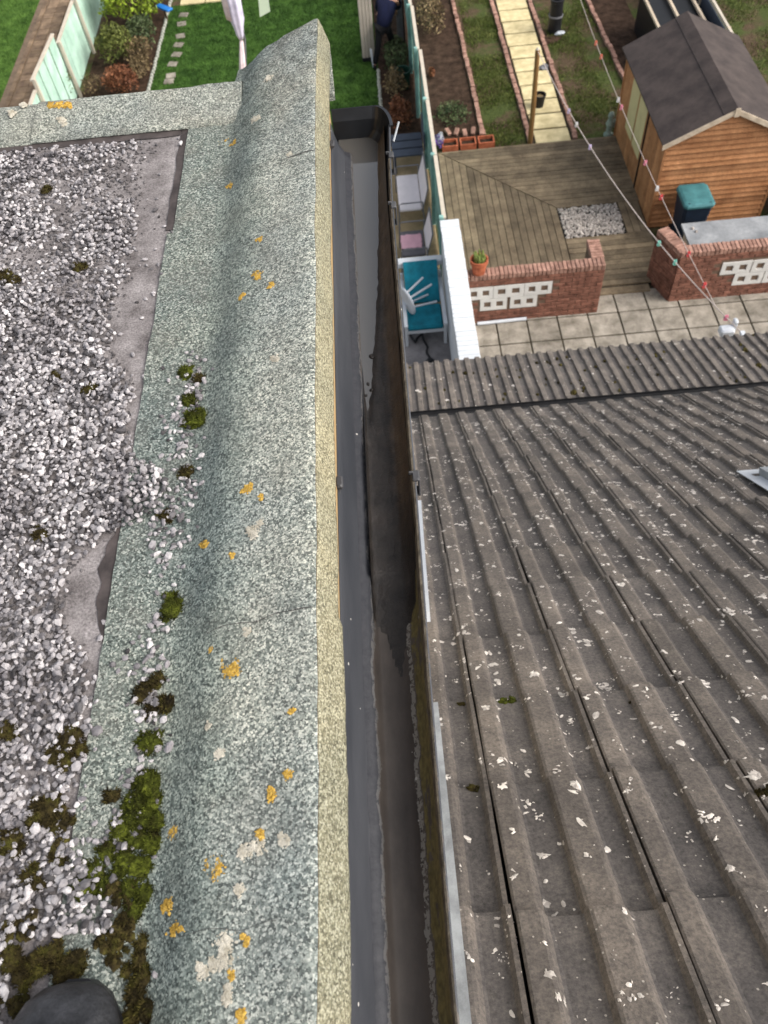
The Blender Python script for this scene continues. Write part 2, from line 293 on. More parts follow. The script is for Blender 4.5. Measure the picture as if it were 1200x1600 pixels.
# ------------------------------------------------------------------ mesh helpers
class MB:
    def __init__(s): s.v = []; s.f = []
    def add(s, v, f):
        o = len(s.v); s.v += [tuple(map(float, p)) for p in v]; s.f += [tuple(i+o for i in q) for q in f]; return s
    def box(s, c, d, rz=0., ax=None):
        hx, hy, hz = d[0]/2, d[1]/2, d[2]/2
        P = [(-hx, -hy, -hz), (hx, -hy, -hz), (hx, hy, -hz), (-hx, hy, -hz), (-hx, -hy, hz), (hx, -hy, hz), (hx, hy, hz), (-hx, hy, hz)]
        m = ax if ax is not None else Matrix.Rotation(rz, 3, 'Z')
        return s.add([m @ Vector(p)+Vector(c) for p in P], [(0, 3, 2, 1), (4, 5, 6, 7), (0, 1, 5, 4), (1, 2, 6, 5), (2, 3, 7, 6), (3, 0, 4, 7)])
    def span(s, a, b): return s.box([(a[i]+b[i])/2 for i in range(3)], [abs(b[i]-a[i]) for i in range(3)])
    def bevbox(s, c, d, e, rz=0.):
        hx, hy, hz = d[0]/2, d[1]/2, d[2]/2; V = []
        for z, i in ((-hz, e), (-hz+e, 0), (hz-e, 0), (hz, e)):
            x, y = hx-i, hy-i; k = min(e, x, y)
            V += [(-x+k, -y, z), (x-k, -y, z), (x, -y+k, z), (x, y-k, z), (x-k, y, z), (-x+k, y, z), (-x, y-k, z), (-x, -y+k, z)]
        F = [tuple(range(7, -1, -1)), tuple(range(24, 32))]
        for r in range(3):
            for k in range(8): F.append((r*8+k, r*8+(k+1) % 8, r*8+8+(k+1) % 8, r*8+8+k))
        m = Matrix.Rotation(rz, 3, 'Z'); return s.add([m @ Vector(p)+Vector(c) for p in V], F)
    def prism(s, poly, z0, z1):
        n = len(poly); V = [(p[0], p[1], z0) for p in poly]+[(p[0], p[1], z1) for p in poly]
        return s.add(V, [tuple(range(n-1, -1, -1)), tuple(range(n, 2*n))]+[(i, (i+1) % n, n+(i+1) % n, n+i) for i in range(n)])
    def tube(s, pts, r, n=8, cap=True):
        pts = [Vector(p) for p in pts]; rs = r if hasattr(r, '__len__') else [r]*len(pts); V = []; F = []
        for i, p in enumerate(pts):
            t = (pts[min(i+1, len(pts)-1)]-pts[max(i-1, 0)]).normalized()
            a = Vector((0, 0, 1)) if abs(t.z) < .9 else Vector((1, 0, 0)); u = t.cross(a).normalized(); q = t.cross(u)
            V += [p+(u*math.cos(2*math.pi*k/n)+q*math.sin(2*math.pi*k/n))*rs[i] for k in range(n)]
        for i in range(len(pts)-1):
            for k in range(n): F.append((i*n+k, i*n+(k+1) % n, i*n+n+(k+1) % n, i*n+n+k))
        if cap: F += [tuple(range(n-1, -1, -1)), tuple(range(len(V)-n, len(V)))]
        return s.add(V, F)
    def lathe(s, prof, c, n=20, m=None):
        V = []; F = []
        for r, z in prof:
            for k in range(n):
                p = Vector((r*math.cos(2*math.pi*k/n), r*math.sin(2*math.pi*k/n), z)); V.append((m @ p if m else p)+Vector(c))
        for i in range(len(prof)-1):
            for k in range(n): F.append((i*n+k, i*n+(k+1) % n, i*n+n+(k+1) % n, i*n+n+k))
        return s.add(V, F)
    def loft(s, secs, closed=True, cap=True):
        n = len(secs[0]); V = [p for q in secs for p in q]; F = []
        for i in range(len(secs)-1):
            for k in range(n if closed else n-1): F.append((i*n+k, i*n+(k+1) % n, i*n+n+(k+1) % n, i*n+n+k))
        if cap and closed: F += [tuple(range(n-1, -1, -1)), tuple(range(len(V)-n, len(V)))]
        return s.add(V, F)
    def blob(s, c, r, seed=0, jit=.25, seg=8, rings=5):
        V = []; F = []; rx, ry, rz = r if hasattr(r, '__len__') else (r, r, r); rd = random.Random(seed)
        for i in range(rings+1):
            th = math.pi*i/rings
            for k in range(seg):
                a = 2*math.pi*k/seg+i*.3; q = 1+rd.uniform(-jit, jit)
                V.append((c[0]+rx*q*math.sin(th)*math.cos(a), c[1]+ry*q*math.sin(th)*math.sin(a), c[2]+rz*q*math.cos(th)))
        for i in range(rings):
            for k in range(seg): F.append((i*seg+k, i*seg+seg+k, i*seg+seg+(k+1) % seg, i*seg+(k+1) % seg))
        return s.add(V, F)
    def mesh(s, name, mat, smooth=False):
        me = bpy.data.meshes.new(name); me.from_pydata(s.v, [], s.f); me.materials.append(mat); me.update()
        if smooth: me.shade_smooth()
        return me
    def obj(s, name, mat, parent=None, smooth=False): return inst(s.mesh(name, mat, smooth), name, parent)
def wloc(o):
    p = Vector((0, 0, 0))
    while o is not None: p += o.location; o = o.parent
    return p
def inst(me, name, parent=None, loc=(0, 0, 0), rot=None, scale=None):
    o = bpy.data.objects.new(name, me); C.objects.link(o); o.location = Vector(loc)
    if parent is not None: o.parent = parent; o.location = Vector(loc)-wloc(parent)
    if rot is not None: o.rotation_euler = rot
    if scale is not None: o.scale = scale
    return o
def npmesh(name, V, F, mat, smooth=False):
    V = np.asarray(V, np.float32).reshape(-1, 3); F = np.asarray(F, np.int32); k = F.shape[1]
    me = bpy.data.meshes.new(name); me.vertices.add(len(V)); me.vertices.foreach_set('co', V.ravel())
    me.loops.add(F.size); me.loops.foreach_set('vertex_index', F.ravel()); me.polygons.add(len(F))
    me.polygons.foreach_set('loop_start', np.arange(0, F.size, k, dtype=np.int32))
    me.update(calc_edges=True); me.validate(); me.materials.append(mat)
    me.polygons.foreach_set('use_smooth', [smooth]*len(me.polygons)); return me
def tag(o, label, cat, group=None):
    o['label'] = label; o['category'] = cat
    if group: o['group'] = group
    return o
def thing(name, label, cat, loc=(0, 0, 0), group=None):
    o = bpy.data.objects.new(name, None); C.objects.link(o); o.location = loc; o.empty_display_size = .1
    return tag(o, label, cat, group)
def kind(o, k): o['kind'] = k; return o
ICO_V = np.array([(0, 0, -1), (.724, -.526, -.447), (-.276, -.851, -.447), (-.894, 0, -.447), (-.276, .851, -.447), (.724, .526, -.447), (.276, -.851, .447), (-.724, -.526, .447), (-.724, .526, .447), (.276, .851, .447), (.894, 0, .447), (0, 0, 1)])
ICO_F = np.array([(0, 2, 1), (1, 5, 0), (0, 3, 2), (0, 4, 3), (0, 5, 4), (1, 10, 5), (2, 6, 1), (3, 7, 2), (4, 8, 3), (5, 9, 4), (1, 6, 10), (2, 7, 6), (3, 8, 7), (4, 9, 8), (5, 10, 9), (6, 11, 10), (7, 11, 6), (8, 11, 7), (9, 11, 8), (10, 11, 9)])
def stones(P, size, squash=.62, jit=.22):
    n = len(P); q = rng.normal(size=(n, 4)); q /= np.linalg.norm(q, axis=1)[:, None]
    w_, x, y, z = q.T
    Rm = np.stack([1-2*(y*y+z*z), 2*(x*y-z*w_), 2*(x*z+y*w_), 2*(x*y+z*w_), 1-2*(x*x+z*z), 2*(y*z-x*w_), 2*(x*z-y*w_), 2*(y*z+x*w_), 1-2*(x*x+y*y)], 1).reshape(n, 3, 3)
    S = np.stack([rng.uniform(.9, 1.35, n), rng.uniform(.7, 1.0, n), rng.uniform(.5, .8, n)], 1)
    V = ICO_V[None]*(1+rng.uniform(-jit, jit, (n, 12, 1)))*S[:, None, :]*np.asarray(size).reshape(-1, 1, 1)
    V = np.einsum('nij,nkj->nki', Rm, V); V[:, :, 2] *= squash+.2
    V += P[:, None, :]
    F = (ICO_F[None]+(np.arange(n)*12)[:, None, None]).reshape(-1, 3)
    return V.reshape(-1, 3), F

# ================================================================== SETTING: ground
def sheet(name, poly, z, mat):
    o = MB().add([(p[0], p[1], z) for p in poly], [tuple(range(len(poly)))]).obj(name, mat); return kind(o, 'structure')
def wob(a, b, n, amp, seed):
    rd = random.Random(seed); out = []
    for i in range(n):
        t = i/n; out.append((a[0]+(b[0]-a[0])*t+rd.uniform(-amp, amp), a[1]+(b[1]-a[1])*t+rd.uniform(-amp, amp)))
    return out
sheet('ground', [(-250, -250), (250, -250), (250, 250), (-250, 250)], -.02, m_mix)
sheet('lawn', wob((-5.95, 17.6), (.05, 17.6), 12, .03, 1)+wob((.05, 17.6), (.05, 25.6), 16, .03, 2)+wob((.05, 25.6), (-5.9, 25.6), 12, .04, 3)+wob((-5.9, 25.6), (-5.95, 17.6), 10, .02, 4), 0., m_grass)
m_grass_l = M('pale_lawn', srgb(62, 92, 38), srgb(92, 122, 56), scale=2.6, rough=.95, fine=.3, bump=.5, bscale=40, bdist=.03, spec=.1); m_blade_l = M('pale_grass_blades', srgb(62, 96, 38), srgb(96, 128, 58), scale=2.6, rough=.8, isl=.4, spec=.15)
sheet('lawn', [(-40, 8)]+wob((-9.95, 8), (-9.95, 40), 50, .05, 5)+[(-40, 40)], 0., m_grass_l)
sheet('planting_bed', wob((-7.75, 12), (-6.0, 12), 6, .03, 6)+wob((-6.0, 12), (-5.95, 27), 20, .03, 7)+[(-7.75, 27)], .004, m_soil)
sheet('planting_bed', [(.06, 17.6), (.98, 17.6), (.98, 30), (.08, 30)], .004, m_soil)
sheet('soil_bed', [(1.06, 17.4)]+[(2.30, 17.4), (2.22, 30), (1.06, 30)], .004, m_soil)
sheet('rough_lawn', [(2.42, 17.05), (3.36, 17.05), (3.30, 30), (2.34, 30)], -.008, m_mix)
sheet('soil_bed', [(6.12, 17.5), (6.95, 17.5), (6.85, 30), (5.85, 30)], .004, m_soil)
sheet('garden_patio', [(-6, 7), (1.0, 7), (1.0, 17.5), (-6, 17.5)], .006, M('tan_patio', srgb(150, 132, 100), srgb(176, 156, 122), scale=2, rough=.9, fine=.1))
sheet('garden_floor', [(-6, 7), (.98, 7), (.98, 11.75), (-6, 11.75)], .010, M('grey_concrete', srgb(118, 114, 114), srgb(140, 136, 136), scale=2, rough=.9, fine=.12))

def blades(name, poly_fn, n, mat, hmin, hmax, wd, label, cat):
    pts = poly_fn(n); n = len(pts)
    a = rng.uniform(0, 2*np.pi, n); h = rng.uniform(hmin, hmax, n); ww = rng.uniform(.6, 1.2, n)*wd
    lean = rng.uniform(-.6, .6, (n, 2))*h[:, None]
    z = np.zeros(n)
    A = np.stack([pts[:, 0]-np.cos(a)*ww, pts[:, 1]-np.sin(a)*ww, z], 1); B = np.stack([pts[:, 0]+np.cos(a)*ww, pts[:, 1]+np.sin(a)*ww, z], 1)
    T = np.stack([pts[:, 0]+lean[:, 0], pts[:, 1]+lean[:, 1], h], 1)
    V = np.stack([A, B, T], 1).reshape(-1, 3); F = np.arange(3*n).reshape(-1, 3)
    o = inst(npmesh(name, V, F, mat), name); tag(o, label, cat); return kind(o, 'stuff')
def rect(x0, x1, y0, y1): return lambda n: np.stack([rng.uniform(x0, x1, n), rng.uniform(y0, y1, n)], 1)
blades('grass', rect(-5.9, 0.02, 17.6, 25.6), 60000, m_blade, .02, .06, .010, 'short green grass of the lawn beyond the gutter end', 'grass')
blades('grass', rect(-14, -10, 18, 28), 34000, m_blade_l, .02, .06, .011, 'green grass left of the narrow brick path', 'grass')
def clumpy(x0, x1, y0, y1, th):
    def f(n):
        p = np.stack([rng.uniform(x0, x1, n), rng.uniform(y0, y1, n)], 1)
        k = np.array([mnoise.noise(Vector((q[0]*1.3, q[1]*1.0, 5.))) for q in p]); return p[k+rng.normal(0, .16, len(p)) > th]
    return f
blades('grass', clumpy(2.45, 3.33, 17.1, 26, -.15), 16000, m_blade2, .02, .07, .012, 'rough grass strip left of the cream slab path', 'grass')
blades('grass', clumpy(4.55, 5.95, 17.1, 26, -.05), 22000, m_blade2, .02, .07, .012, 'muddy rough grass right of the cream slab path', 'grass')
blades('grass', clumpy(8.3, 12.5, 14, 26, 0.), 30000, m_blade2, .02, .08, .013, 'rough grass beyond the fence behind the shed', 'grass')

# patio of separate slabs
patio = kind(MB().span((1.3, 7.9, -.01), (12.0, 12.2, .012)).obj('patio', m_joint), 'structure')
SX, SY = .583, .585
slab_me = MB().bevbox((0, 0, 0), (SX-.028, SY-.028, .05), .006).mesh('slab', m_slab)
for i in range(-1, 18):
    for j in range(-5, 3):
        x, y = 1.90+SX*(i+.5), 10.79+SY*(j+.5)
        if 1.32 < x < 11.5 and 8.0 < y < 12.2:
            inst(slab_me, 'slab', patio, (x, y, .004+random.uniform(-.004, .004)), (random.uniform(-.006, .006), random.uniform(-.006, .006), random.uniform(-.008, .008)))
# garden path of cream slabs between brick edgings
path = kind(MB().span((3.34, 17.03, -.02), (4.48, 30, .008)).obj('path', m_joint), 'structure')
ps_me = MB().bevbox((0, 0, 0), (.80, .575, .05), .008).mesh('slab', m_cream)
y = 17.22
for i in range(16):
    inst(ps_me, 'slab', path, (3.93-.02*i*.35+random.uniform(-.01, .01), y+.04, .012), (random.uniform(-.01, .01), random.uniform(-.01, .01), random.uniform(-.015, .015))); y += .635
eb_me = MB().bevbox((0, 0, 0), (.105, .215, .09), .008).mesh('brick', m_brickp)
def edging(parent, a, b, me=eb_me, step=.228, z=.03):
    a, b = Vector((*a, 0)), Vector((*b, 0)); d = (b-a); n = int(d.length/step); ang = math.atan2(d.y, d.x)-math.pi/2
    for i in range(n):
        p = a+d*((i+.5)/n)
        inst(me, 'brick', parent, (p.x+random.uniform(-.012, .012), p.y, z+random.uniform(-.012, .012)), (random.uniform(-.05, .05), random.uniform(-.05, .05), ang+random.uniform(-.05, .05)))
edging(path, (3.42, 17.05), (3.31, 26.5)); edging(path, (4.45, 17.05), (4.34, 26.5))
for lab, a, b in (('row of pink edging bricks beside the dark soil bed', (2.38, 17.55), (2.26, 26.5)), ('row of pink edging bricks running behind the shed', (6.08, 18.2), (5.80, 26.5))):
    e = thing('brick_edging', lab, 'edging', (*a, 0)); edging(e, a, b)
# narrow brick path at the far left
lp = kind(MB().span((-10.0, 8, -.02), (-9.05, 40, .006)).obj('brick_path', M('path_bed', srgb(112, 96, 80), scale=6, rough=.95)), 'structure')
m_pav = M('brown_paver', srgb(112, 92, 76), srgb(146, 124, 100), scale=3, rough=.9, rnd=.3, fine=.12)
pv = MB().bevbox((0, 0, 0), (.29, .29, .04), .006).mesh('paver', m_pav); pk = MB().bevbox((0, 0, 0), (.12, .44, .06), .008).mesh('kerb_stone', m_pav)
for j in range(30):
    for i in range(2): inst(pv, 'paver', lp, (-9.50+.31*i+random.uniform(-.01, .01), 18.6+.31*j, .008+random.uniform(-.004, .004)), (0, 0, random.uniform(-.03, .03)))
for j in range(20):
    inst(pk, 'kerb_stone', lp, (-9.75, 18.7+.455*j, .016), (0, 0, random.uniform(-.02, .02)))

# decking of separate boards round a square of pebbles
DZ = .09
deck = kind(MB().span((1.27, 12.05, .0), (5.34, 16.98, .05)).obj('decking', m_dark), 'structure')
def board(poly):
    x0 = min(p[0] for p in poly); b = MB().prism(poly, .052, DZ+random.uniform(-.003, .003)); b.obj('plank', m_deck, deck)
gap, PW = .012, .145
cx0, cx1, cy0, cy1 = 3.60, 4.86, 13.56, 14.56
Ax, Ay = 1.27, 16.95
def my(x): return Ay+(cy1-Ay)*(x-Ax)/(cx0-Ax)           # mitre line from the far left corner to the pebble square
x = Ax
while x < cx0-.02:                                       # left side: boards running away from the house
    x2 = min(x+PW-gap, cx0-.01); board([(x, 12.07), (x2, 12.07), (x2, my(x2)-.01), (x, my(x)-.01)]); x += PW
y = cy1+.01
while y < Ay-.02:                                        # far side: boards running across
    y2 = min(y+PW-gap, Ay)
    xa, xb = [Ax+(yy-Ay)*(cx0-Ax)/(cy1-Ay)+.015 for yy in (y, y2)]
    board([(xa, y), (5.33, y), (5.33, y2), (xb, y2)]); y += PW
x = cx1+.01
while x < 5.30: board([(x, cy0), (min(x+PW-gap, 5.33), cy0), (min(x+PW-gap, 5.33), cy1), (x, cy1)]); x += PW
y = 12.07
while y < cy0-.03: board([(cx0+.0, y), (5.33, y), (5.33, min(y+PW-gap, cy0-.01)), (cx0, min(y+PW-gap, cy0-.01))]); y += PW
MB().span((3.9, 11.86, .01), (4.95, 12.04, .06)).obj('step_board', m_deck, deck)
P = np.stack([rng.uniform(cx0+.02, cx1-.02, 1500), rng.uniform(cy0+.02, cy1-.02, 1500), rng.uniform(.06, .10, 1500)], 1)
V, F = stones(P, rng.uniform(.016, .032, 1500))
m_peb = M('pale_pebbles', srgb(168, 158, 150), srgb(200, 192, 184), scale=20, rough=.7, isl=.3)
kind(tag(inst(npmesh('pebbles', V, F, m_peb), 'pebbles'), 'square of pale pebbles set into the wooden decking', 'pebbles'), 'stuff')

# ================================================================== PITCHED ROOF
PIT = R(39.1); CP, SP = math.cos(PIT), math.sin(PIT)
O_T = np.array([.133, .016, H-1.608]); DV = np.array([0, CP, -SP]); DNN = np.array([0, SP, CP])
TW, GA, TL, LIFT = .29, .385, .45, .027
PROF = [(0, .0175), (.005, .0205), (.043, .0205), (.050, .0178), (.060, .0035), (.067, .001), (.122, .001), (.129, .0035), (.138, .0178), (.145, .0205), (.197, .0205), (.204, .0178), (.214, .0035), (.221, .001), (.260, .001), (.266, .0035), (.275, .017), (.2848, .0185)]
def prof(u):
    u = u % TW
    if u > .2848: return -.01
    for (a, ha), (b, hb) in zip(PROF, PROF[1:]):
        if a <= u <= b: return ha+(hb-ha)*(u-a)/(b-a)
    return 0
def tile_mesh(name, T, cw, prf, length, lift, mat):
    secs = []
    for v, dz in ((-length, 0), (-length*.5, .5), (-.012, .985), (-.003, .9), (0, .6)):
        secs.append([(u, v, h+lift*(v+length)/length-(.004 if dz == .6 else .001 if dz == .9 else 0)) for u, h in prf]+[(u, v, h-.014+lift*(v+length)/length) for u, h in reversed(prf)])
    b = MB().loft([[Vector(p) for p in s] for s in secs]); me = b.mesh(name, mat); me.materials.append(m_pan); n = 2*len(prf)
    for i in range(4):
        for k in range(len(prf)-1):
            if prf[k][1] < .012 and prf[k+1][1] < .012: me.polygons[i*n+k].material_index = 1
    return me
t_me = tile_mesh('roof_tile', TW, TW, PROF, TL, LIFT, m_tile)
proof = thing('pitched_roof', 'brown grey ribbed concrete tile roof sloping down right of the gutter', 'roof', tuple(O_T))
rotT = Matrix((tuple((1, 0, 0)), tuple(DV), tuple(DNN))).transposed()
def on_roof(u, v, n): return O_T+np.array([u, 0, 0])+DV*v+DNN*n
rot_e = rotT.to_euler()
NR0, NR1, NC0, NC1 = -2, 14, -4, 12
und = MB().add([on_roof(NC0*TW, -1.2, -.02), on_roof(NC1*TW, -1.2, -.02), on_roof(NC1*TW, .2+13*GA-.03, -.02), on_roof(NC0*TW, .2+13*GA-.03, -.02)], [(0, 1, 2, 3)]).obj('underlay', m_dark, proof)
joff = {}
for j in range(NC0, NC1):
    cj = random.uniform(-.022, .022)
    for k in range(NR0, NR1):
        du, dv, dn_ = random.uniform(-.0015, .0015), cj+random.uniform(-.008, .008), random.uniform(0, .004)
        joff[(j, k)] = (du, dv, dn_)
        o = inst(t_me, 'roof_tile', proof, tuple(on_roof(j*TW+du, .2+k*GA+dv, dn_)), None)
        o.rotation_euler = (rotT @ Matrix.Rotation(random.uniform(-.007, .007), 3, 'Z') @ Matrix.Rotation(random.uniform(-.006, .006), 3, 'Y')).to_euler()
def tile_n(u, v):                                           # top of the tiling at (u, v)
    j = math.floor(u/TW); best = -.01
    for k in (math.ceil((v-.2)/GA)-1, math.ceil((v-.2)/GA), math.ceil((v-.2)/GA)+1):
        if (j, k) not in joff: continue
        du, dv, d = joff[(j, k)]; tail = .2+k*GA+dv; vv = v-tail
        if -TL <= vv <= 0:
            h = prof(u-du)+LIFT*(vv+TL)/TL+d
            best = max(best, h)
    return best
def v_of(px, py):
    r = ray(px, py); n0 = DNN @ (O_T-np.array([0, 0, H])); p = r*(n0/(DNN @ r)); p[2] += H; d = p-O_T; return d[0], d @ DV
# white lichen flakes: far too many to count, joined
LV, LF = [], []
def flake(u, v, r, seed):
    rd = random.Random(seed); n = rd.randint(7, 11); base = len(LV); a0 = rd.uniform(0, 6.28); el = rd.uniform(.35, .9)
    h0 = tile_n(u, v)
    if h0 < 0: return
    LV.append(on_roof(u, v, h0+.0022)); ph = rd.uniform(0, 3.14)
    ring = []
    for i in range(n):
        a = 6.2832*i/n; q = r*rd.uniform(.4, 1.25); x, y = q*math.cos(a), q*el*math.sin(a)
        uu, vv = u+x*math.cos(ph)-y*math.sin(ph), v+x*math.sin(ph)+y*math.cos(ph)
        hh = tile_n(uu, vv)
        if abs(hh-h0) > .004: uu, vv = u+(uu-u)*.35, v+(vv-v)*.6; hh = tile_n(uu, vv)
        if abs(hh-h0) > .004: uu, hh = u, h0
        LV.append(on_roof(uu, vv, hh+.0010))
    for i in range(n): LF.append((base, base+1+i, base+1+(i+1) % n))
rd = random.Random(3)
for i in range(8800):
    u, v = rd.uniform(-.2, 3.4), rd.uniform(-.4, 5.15)
    den = .55+.25*max(0, min(1, (v-.7)/1.5))+.5*mnoise.noise(Vector((u*2.2, v*2.2, 1)))
    if rd.random() > den: continue
    r = min(.013, .0040*math.exp(rd.gauss(.3, .55)))
    if v < 1.5: r *= 1.3
    flake(u, v, r, i)
    nb = int(min(12, rd.expovariate(.38)))
    for q in range(nb): flake(u+rd.gauss(0, .0045+.0010*nb), v+rd.gauss(0, .0045+.0010*nb), r*rd.uniform(.4, 1.0), i*17+q+9999)
me = bpy.data.meshes.new('lichen'); me.from_pydata([tuple(p) for p in LV], [], LF); me.materials.append(m_lich_t); me.update()
kind(inst(me, 'lichen', proof), 'stuff')
# fascia and eaves gutter of that roof, wall below
ye, ze = on_roof(0, .2+13*GA, 0)[1:]
MB().span((NC0*TW, ye-.20, ze-.22), (NC1*TW, ye-.12, ze-.03)).obj('fascia_board', m_black, proof)
arc = [(ye+.085+.058*math.cos(a), ze-.040+.055*math.sin(a)) for a in np.linspace(math.pi, 2*math.pi, 9)]
arc = arc+[(y_-.004*np.sign(y_-(ye+.085)), z_+.003) for y_, z_ in reversed(arc)]
MB().loft([[(x_, a_, b_) for a_, b_ in arc] for x_ in (NC0*TW+.13, NC1*TW+.13)]).obj('eaves_gutter', m_black, proof)
MB().span((NC0*TW+.1, ye-.55, .0), (NC1*TW+.1, ye-.30, ze-.18)).obj('house_wall', m_render, proof)
# ----- lower roof over the single storey extension
P2 = R(21.); C2, S2 = math.cos(P2), math.sin(P2); LY, LZ = 7.97, H-8.36
low = thing('extension_roof', 'narrow band of mossy ribbed tiles on the lower extension roof', 'roof', (0, LY, LZ))
PR2 = [(0, .024), (.004, .030), (.056, .030), (.064, .026), (.074, .003), (.136, .001), (.146, .006), (.154, .026), (.162, .030), (.206, .030), (.214, .026), (.224, .003), (.282, .001), (.2885, .018)]
t2 = tile_mesh('roof_tile', .29, .29, PR2, .42, .018, m_tile)
DV2 = np.array([0, C2, -S2]); DN2 = np.array([0, S2, C2])
rot2 = Matrix(((1, 0, 0), tuple(DV2), tuple(DN2))).transposed().to_euler()
for j in range(-5, 24):
    for k in range(7):
        p = np.array([.04+j*.29+random.uniform(-.002, .002), LY, LZ])+DV2*(-k*.345+random.uniform(-.006, .006))+DN2*random.uniform(0, .003)
        inst(t2, 'roof_tile', low, tuple(p), rot2)
q = lambda x_, v_, n_: tuple(np.array([x_, LY, LZ])+DV2*v_+DN2*n_)
MB().add([q(-1.5, -3.9, -.02), q(7, -3.9, -.02), q(7, -.03, -.02), q(-1.5, -.03, -.02)], [(0, 1, 2, 3)]).obj('underlay', m_dark, low)
MB().span((-1.5, LY-.12, LZ-.2), (7, LY-.08, LZ-.03)).obj('fascia_board', m_whitew, low)
MB().span((-1.5, 4.0, 0), (7, LY-.25, LZ-.06)).obj('extension_wall', m_render, low)
V, F = [], []
mb = MB()
for i in range(520):
    x_, v_ = random.uniform(-.1, 6.2), -random.uniform(.02, 1.9)
    u = (x_-.04) % .29
    if (.08 < u < .14 or .225 < u < .285 or random.random() < .12) and mnoise.noise(Vector((x_*1.6, v_*2.5, 2))) > -.12:
        r = random.uniform(.008, .026)*(1.0 if random.random() < .8 else 1.5); mb.blob(q(x_, v_, .022), (r, r*1.3, r*.7), i, .3, 6, 4)
kind(mb.obj('moss', m_moss_b, low), 'stuff')
mb = MB()
for i in range(420):
    x_, v_ = random.uniform(-.1, 6.2), -random.uniform(.02, 1.9); u = (x_-.04) % .29
    h = .030 if (u < .06 or .155 < u < .21) else .004
    r = .006*math.exp(random.gauss(.3, .5)); n = 7; c = [q(x_+r*random.uniform(.6, 1.3)*math.cos(6.283*a/n), v_+r*random.uniform(.6, 1.3)*math.sin(6.283*a/n), h+.018) for a in range(n)]
    mb.add(c, [tuple(range(n))])
kind(mb.obj('lichen', m_lich_t, low), 'stuff')
# moss plugs and rooflight on the pitched roof
def moss_mesh(name, cushions, mat, nbl, blade=.004, seed=1):
    mb = MB(); rd = random.Random(seed); V = []; F = []
    cushions = cushions+[((c[0]+r*1.0*math.cos(a_), c[1]+r*1.0*math.sin(a_), c[2]-h*.1), r*rd.uniform(.25, .5), h*rd.uniform(.3, .5)) for c, r, h in cushions for a_ in [rd.uniform(0, 6.28) for _ in range(3)]]
    for c, r, h in cushions:
        mb.blob((c[0], c[1], c[2]-h*.05), (r*.9, r*.9, h*.85), rd.random(), .22, 12, 7)
        k = max(30, int(nbl*(r/.02)**2))
        for i in range(k):
            th = math.acos(rd.uniform(-.05, 1)); a = rd.uniform(0, 6.2832); d = Vector((math.sin(th)*math.cos(a), math.sin(th)*math.sin(a), math.cos(th)))
            p = Vector(c)+Vector((d.x*r*.9, d.y*r*.9, d.z*h*.9)); t = d.cross(Vector((rd.uniform(-1, 1), rd.uniform(-1, 1), rd.uniform(-1, 1)))).normalized()*blade*.3
            e = (d+Vector((rd.uniform(-.7, .7), rd.uniform(-.7, .7), rd.uniform(-.3, .7)))).normalized()*blade*rd.uniform(.6, 1.6)
            mb.add([p-t, p+t, p+e], [(0, 1, 2)])
    return mb.mesh(name, mat)
for i, (px, py, r, m_, lab) in enumerate([(795, 1111, .016, m_moss, 'oblong plug of green moss under a tile rib'), (722, 1115, .012, m_moss_b, 'small dark moss plug in the first tile channel'), (740, 1250, .013, m_moss_b, 'dark moss lump above the grey flashing edge'), (958, 1238, .013, m_moss_b, 'dark round moss knot on an open tile seam'), (1195, 1265, .016, m_moss_b, 'mossy clump on a tile seam at the right edge'), (985, 1112, .008, m_moss_b, 'tiny moss fleck at a tile end in mid roof')]):
    u, v = v_of(px, py); p = on_roof(u, v, tile_n(u, v))
    cs = [((p[0]+random.uniform(-1, 1)*r*.9, p[1]+random.uniform(-.3, .3)*r, p[2]-abs(random.uniform(0, .2))*r), r*random.uniform(.5, .9), r*.7) for _ in range(3)]
    o = inst(moss_mesh('moss_clump', cs, m_, 200, .003, i), 'moss_clump'); tag(o, lab, 'moss', 'moss on the pitched roof')
rl = thing('rooflight', 'pale grey rooflight corner on the tiles at the right edge', 'rooflight', tuple(on_roof(1.62, 2.9, .05)))
u0, v1 = v_of(1166, 757); u0 += .06; v0 = v1-1.0; u1 = u0+.78
def rbox(a, b): return [on_roof(*p) for p in ((a[0], a[1], a[2]), (b[0], a[1], a[2]), (b[0], b[1], a[2]), (a[0], b[1], a[2]), (a[0], a[1], b[2]), (b[0], a[1], b[2]), (b[0], b[1], b[2]), (a[0], b[1], b[2]))]
BF = [(0, 3, 2, 1), (4, 5, 6, 7), (0, 1, 5, 4), (1, 2, 6, 5), (2, 3, 7, 6), (3, 0, 4, 7)]
mb = MB(); fw = .09
for a, b in (((u0, v0, .02), (u0+fw, v1, .085)), ((u1-fw, v0, .02), (u1, v1, .085)), ((u0+fw, v0, .02), (u1-fw, v0+fw, .084)), ((u0+fw, v1-fw, .02), (u1-fw, v1, .084))): mb.add(rbox(a, b), BF)
mb.obj('frame', m_lead, rl)
mb = MB(); mb.add(rbox((u0-.07, v0-.05, .042), (u1+.07, v1+.10, .046)), BF); mb.obj('flashing', m_upvc, rl)
mb = MB(); mb.add(rbox((u0+fw-.002, v0+fw-.002, .05), (u1-fw+.002, v1-fw+.002, .06)), BF); mb.obj('pane', m_glass, rl)

# ================================================================== DORMER with its flat roof
ZD = H-.85
dorm = thing('dormer', 'flat dormer roof of grey green mineral felt with raised kerb', 'dormer', (-.6, .6, ZD))
XL = -2.6
def nz(x, y, z, s): return mnoise.noise(Vector((x*s, y*s, z*s)))
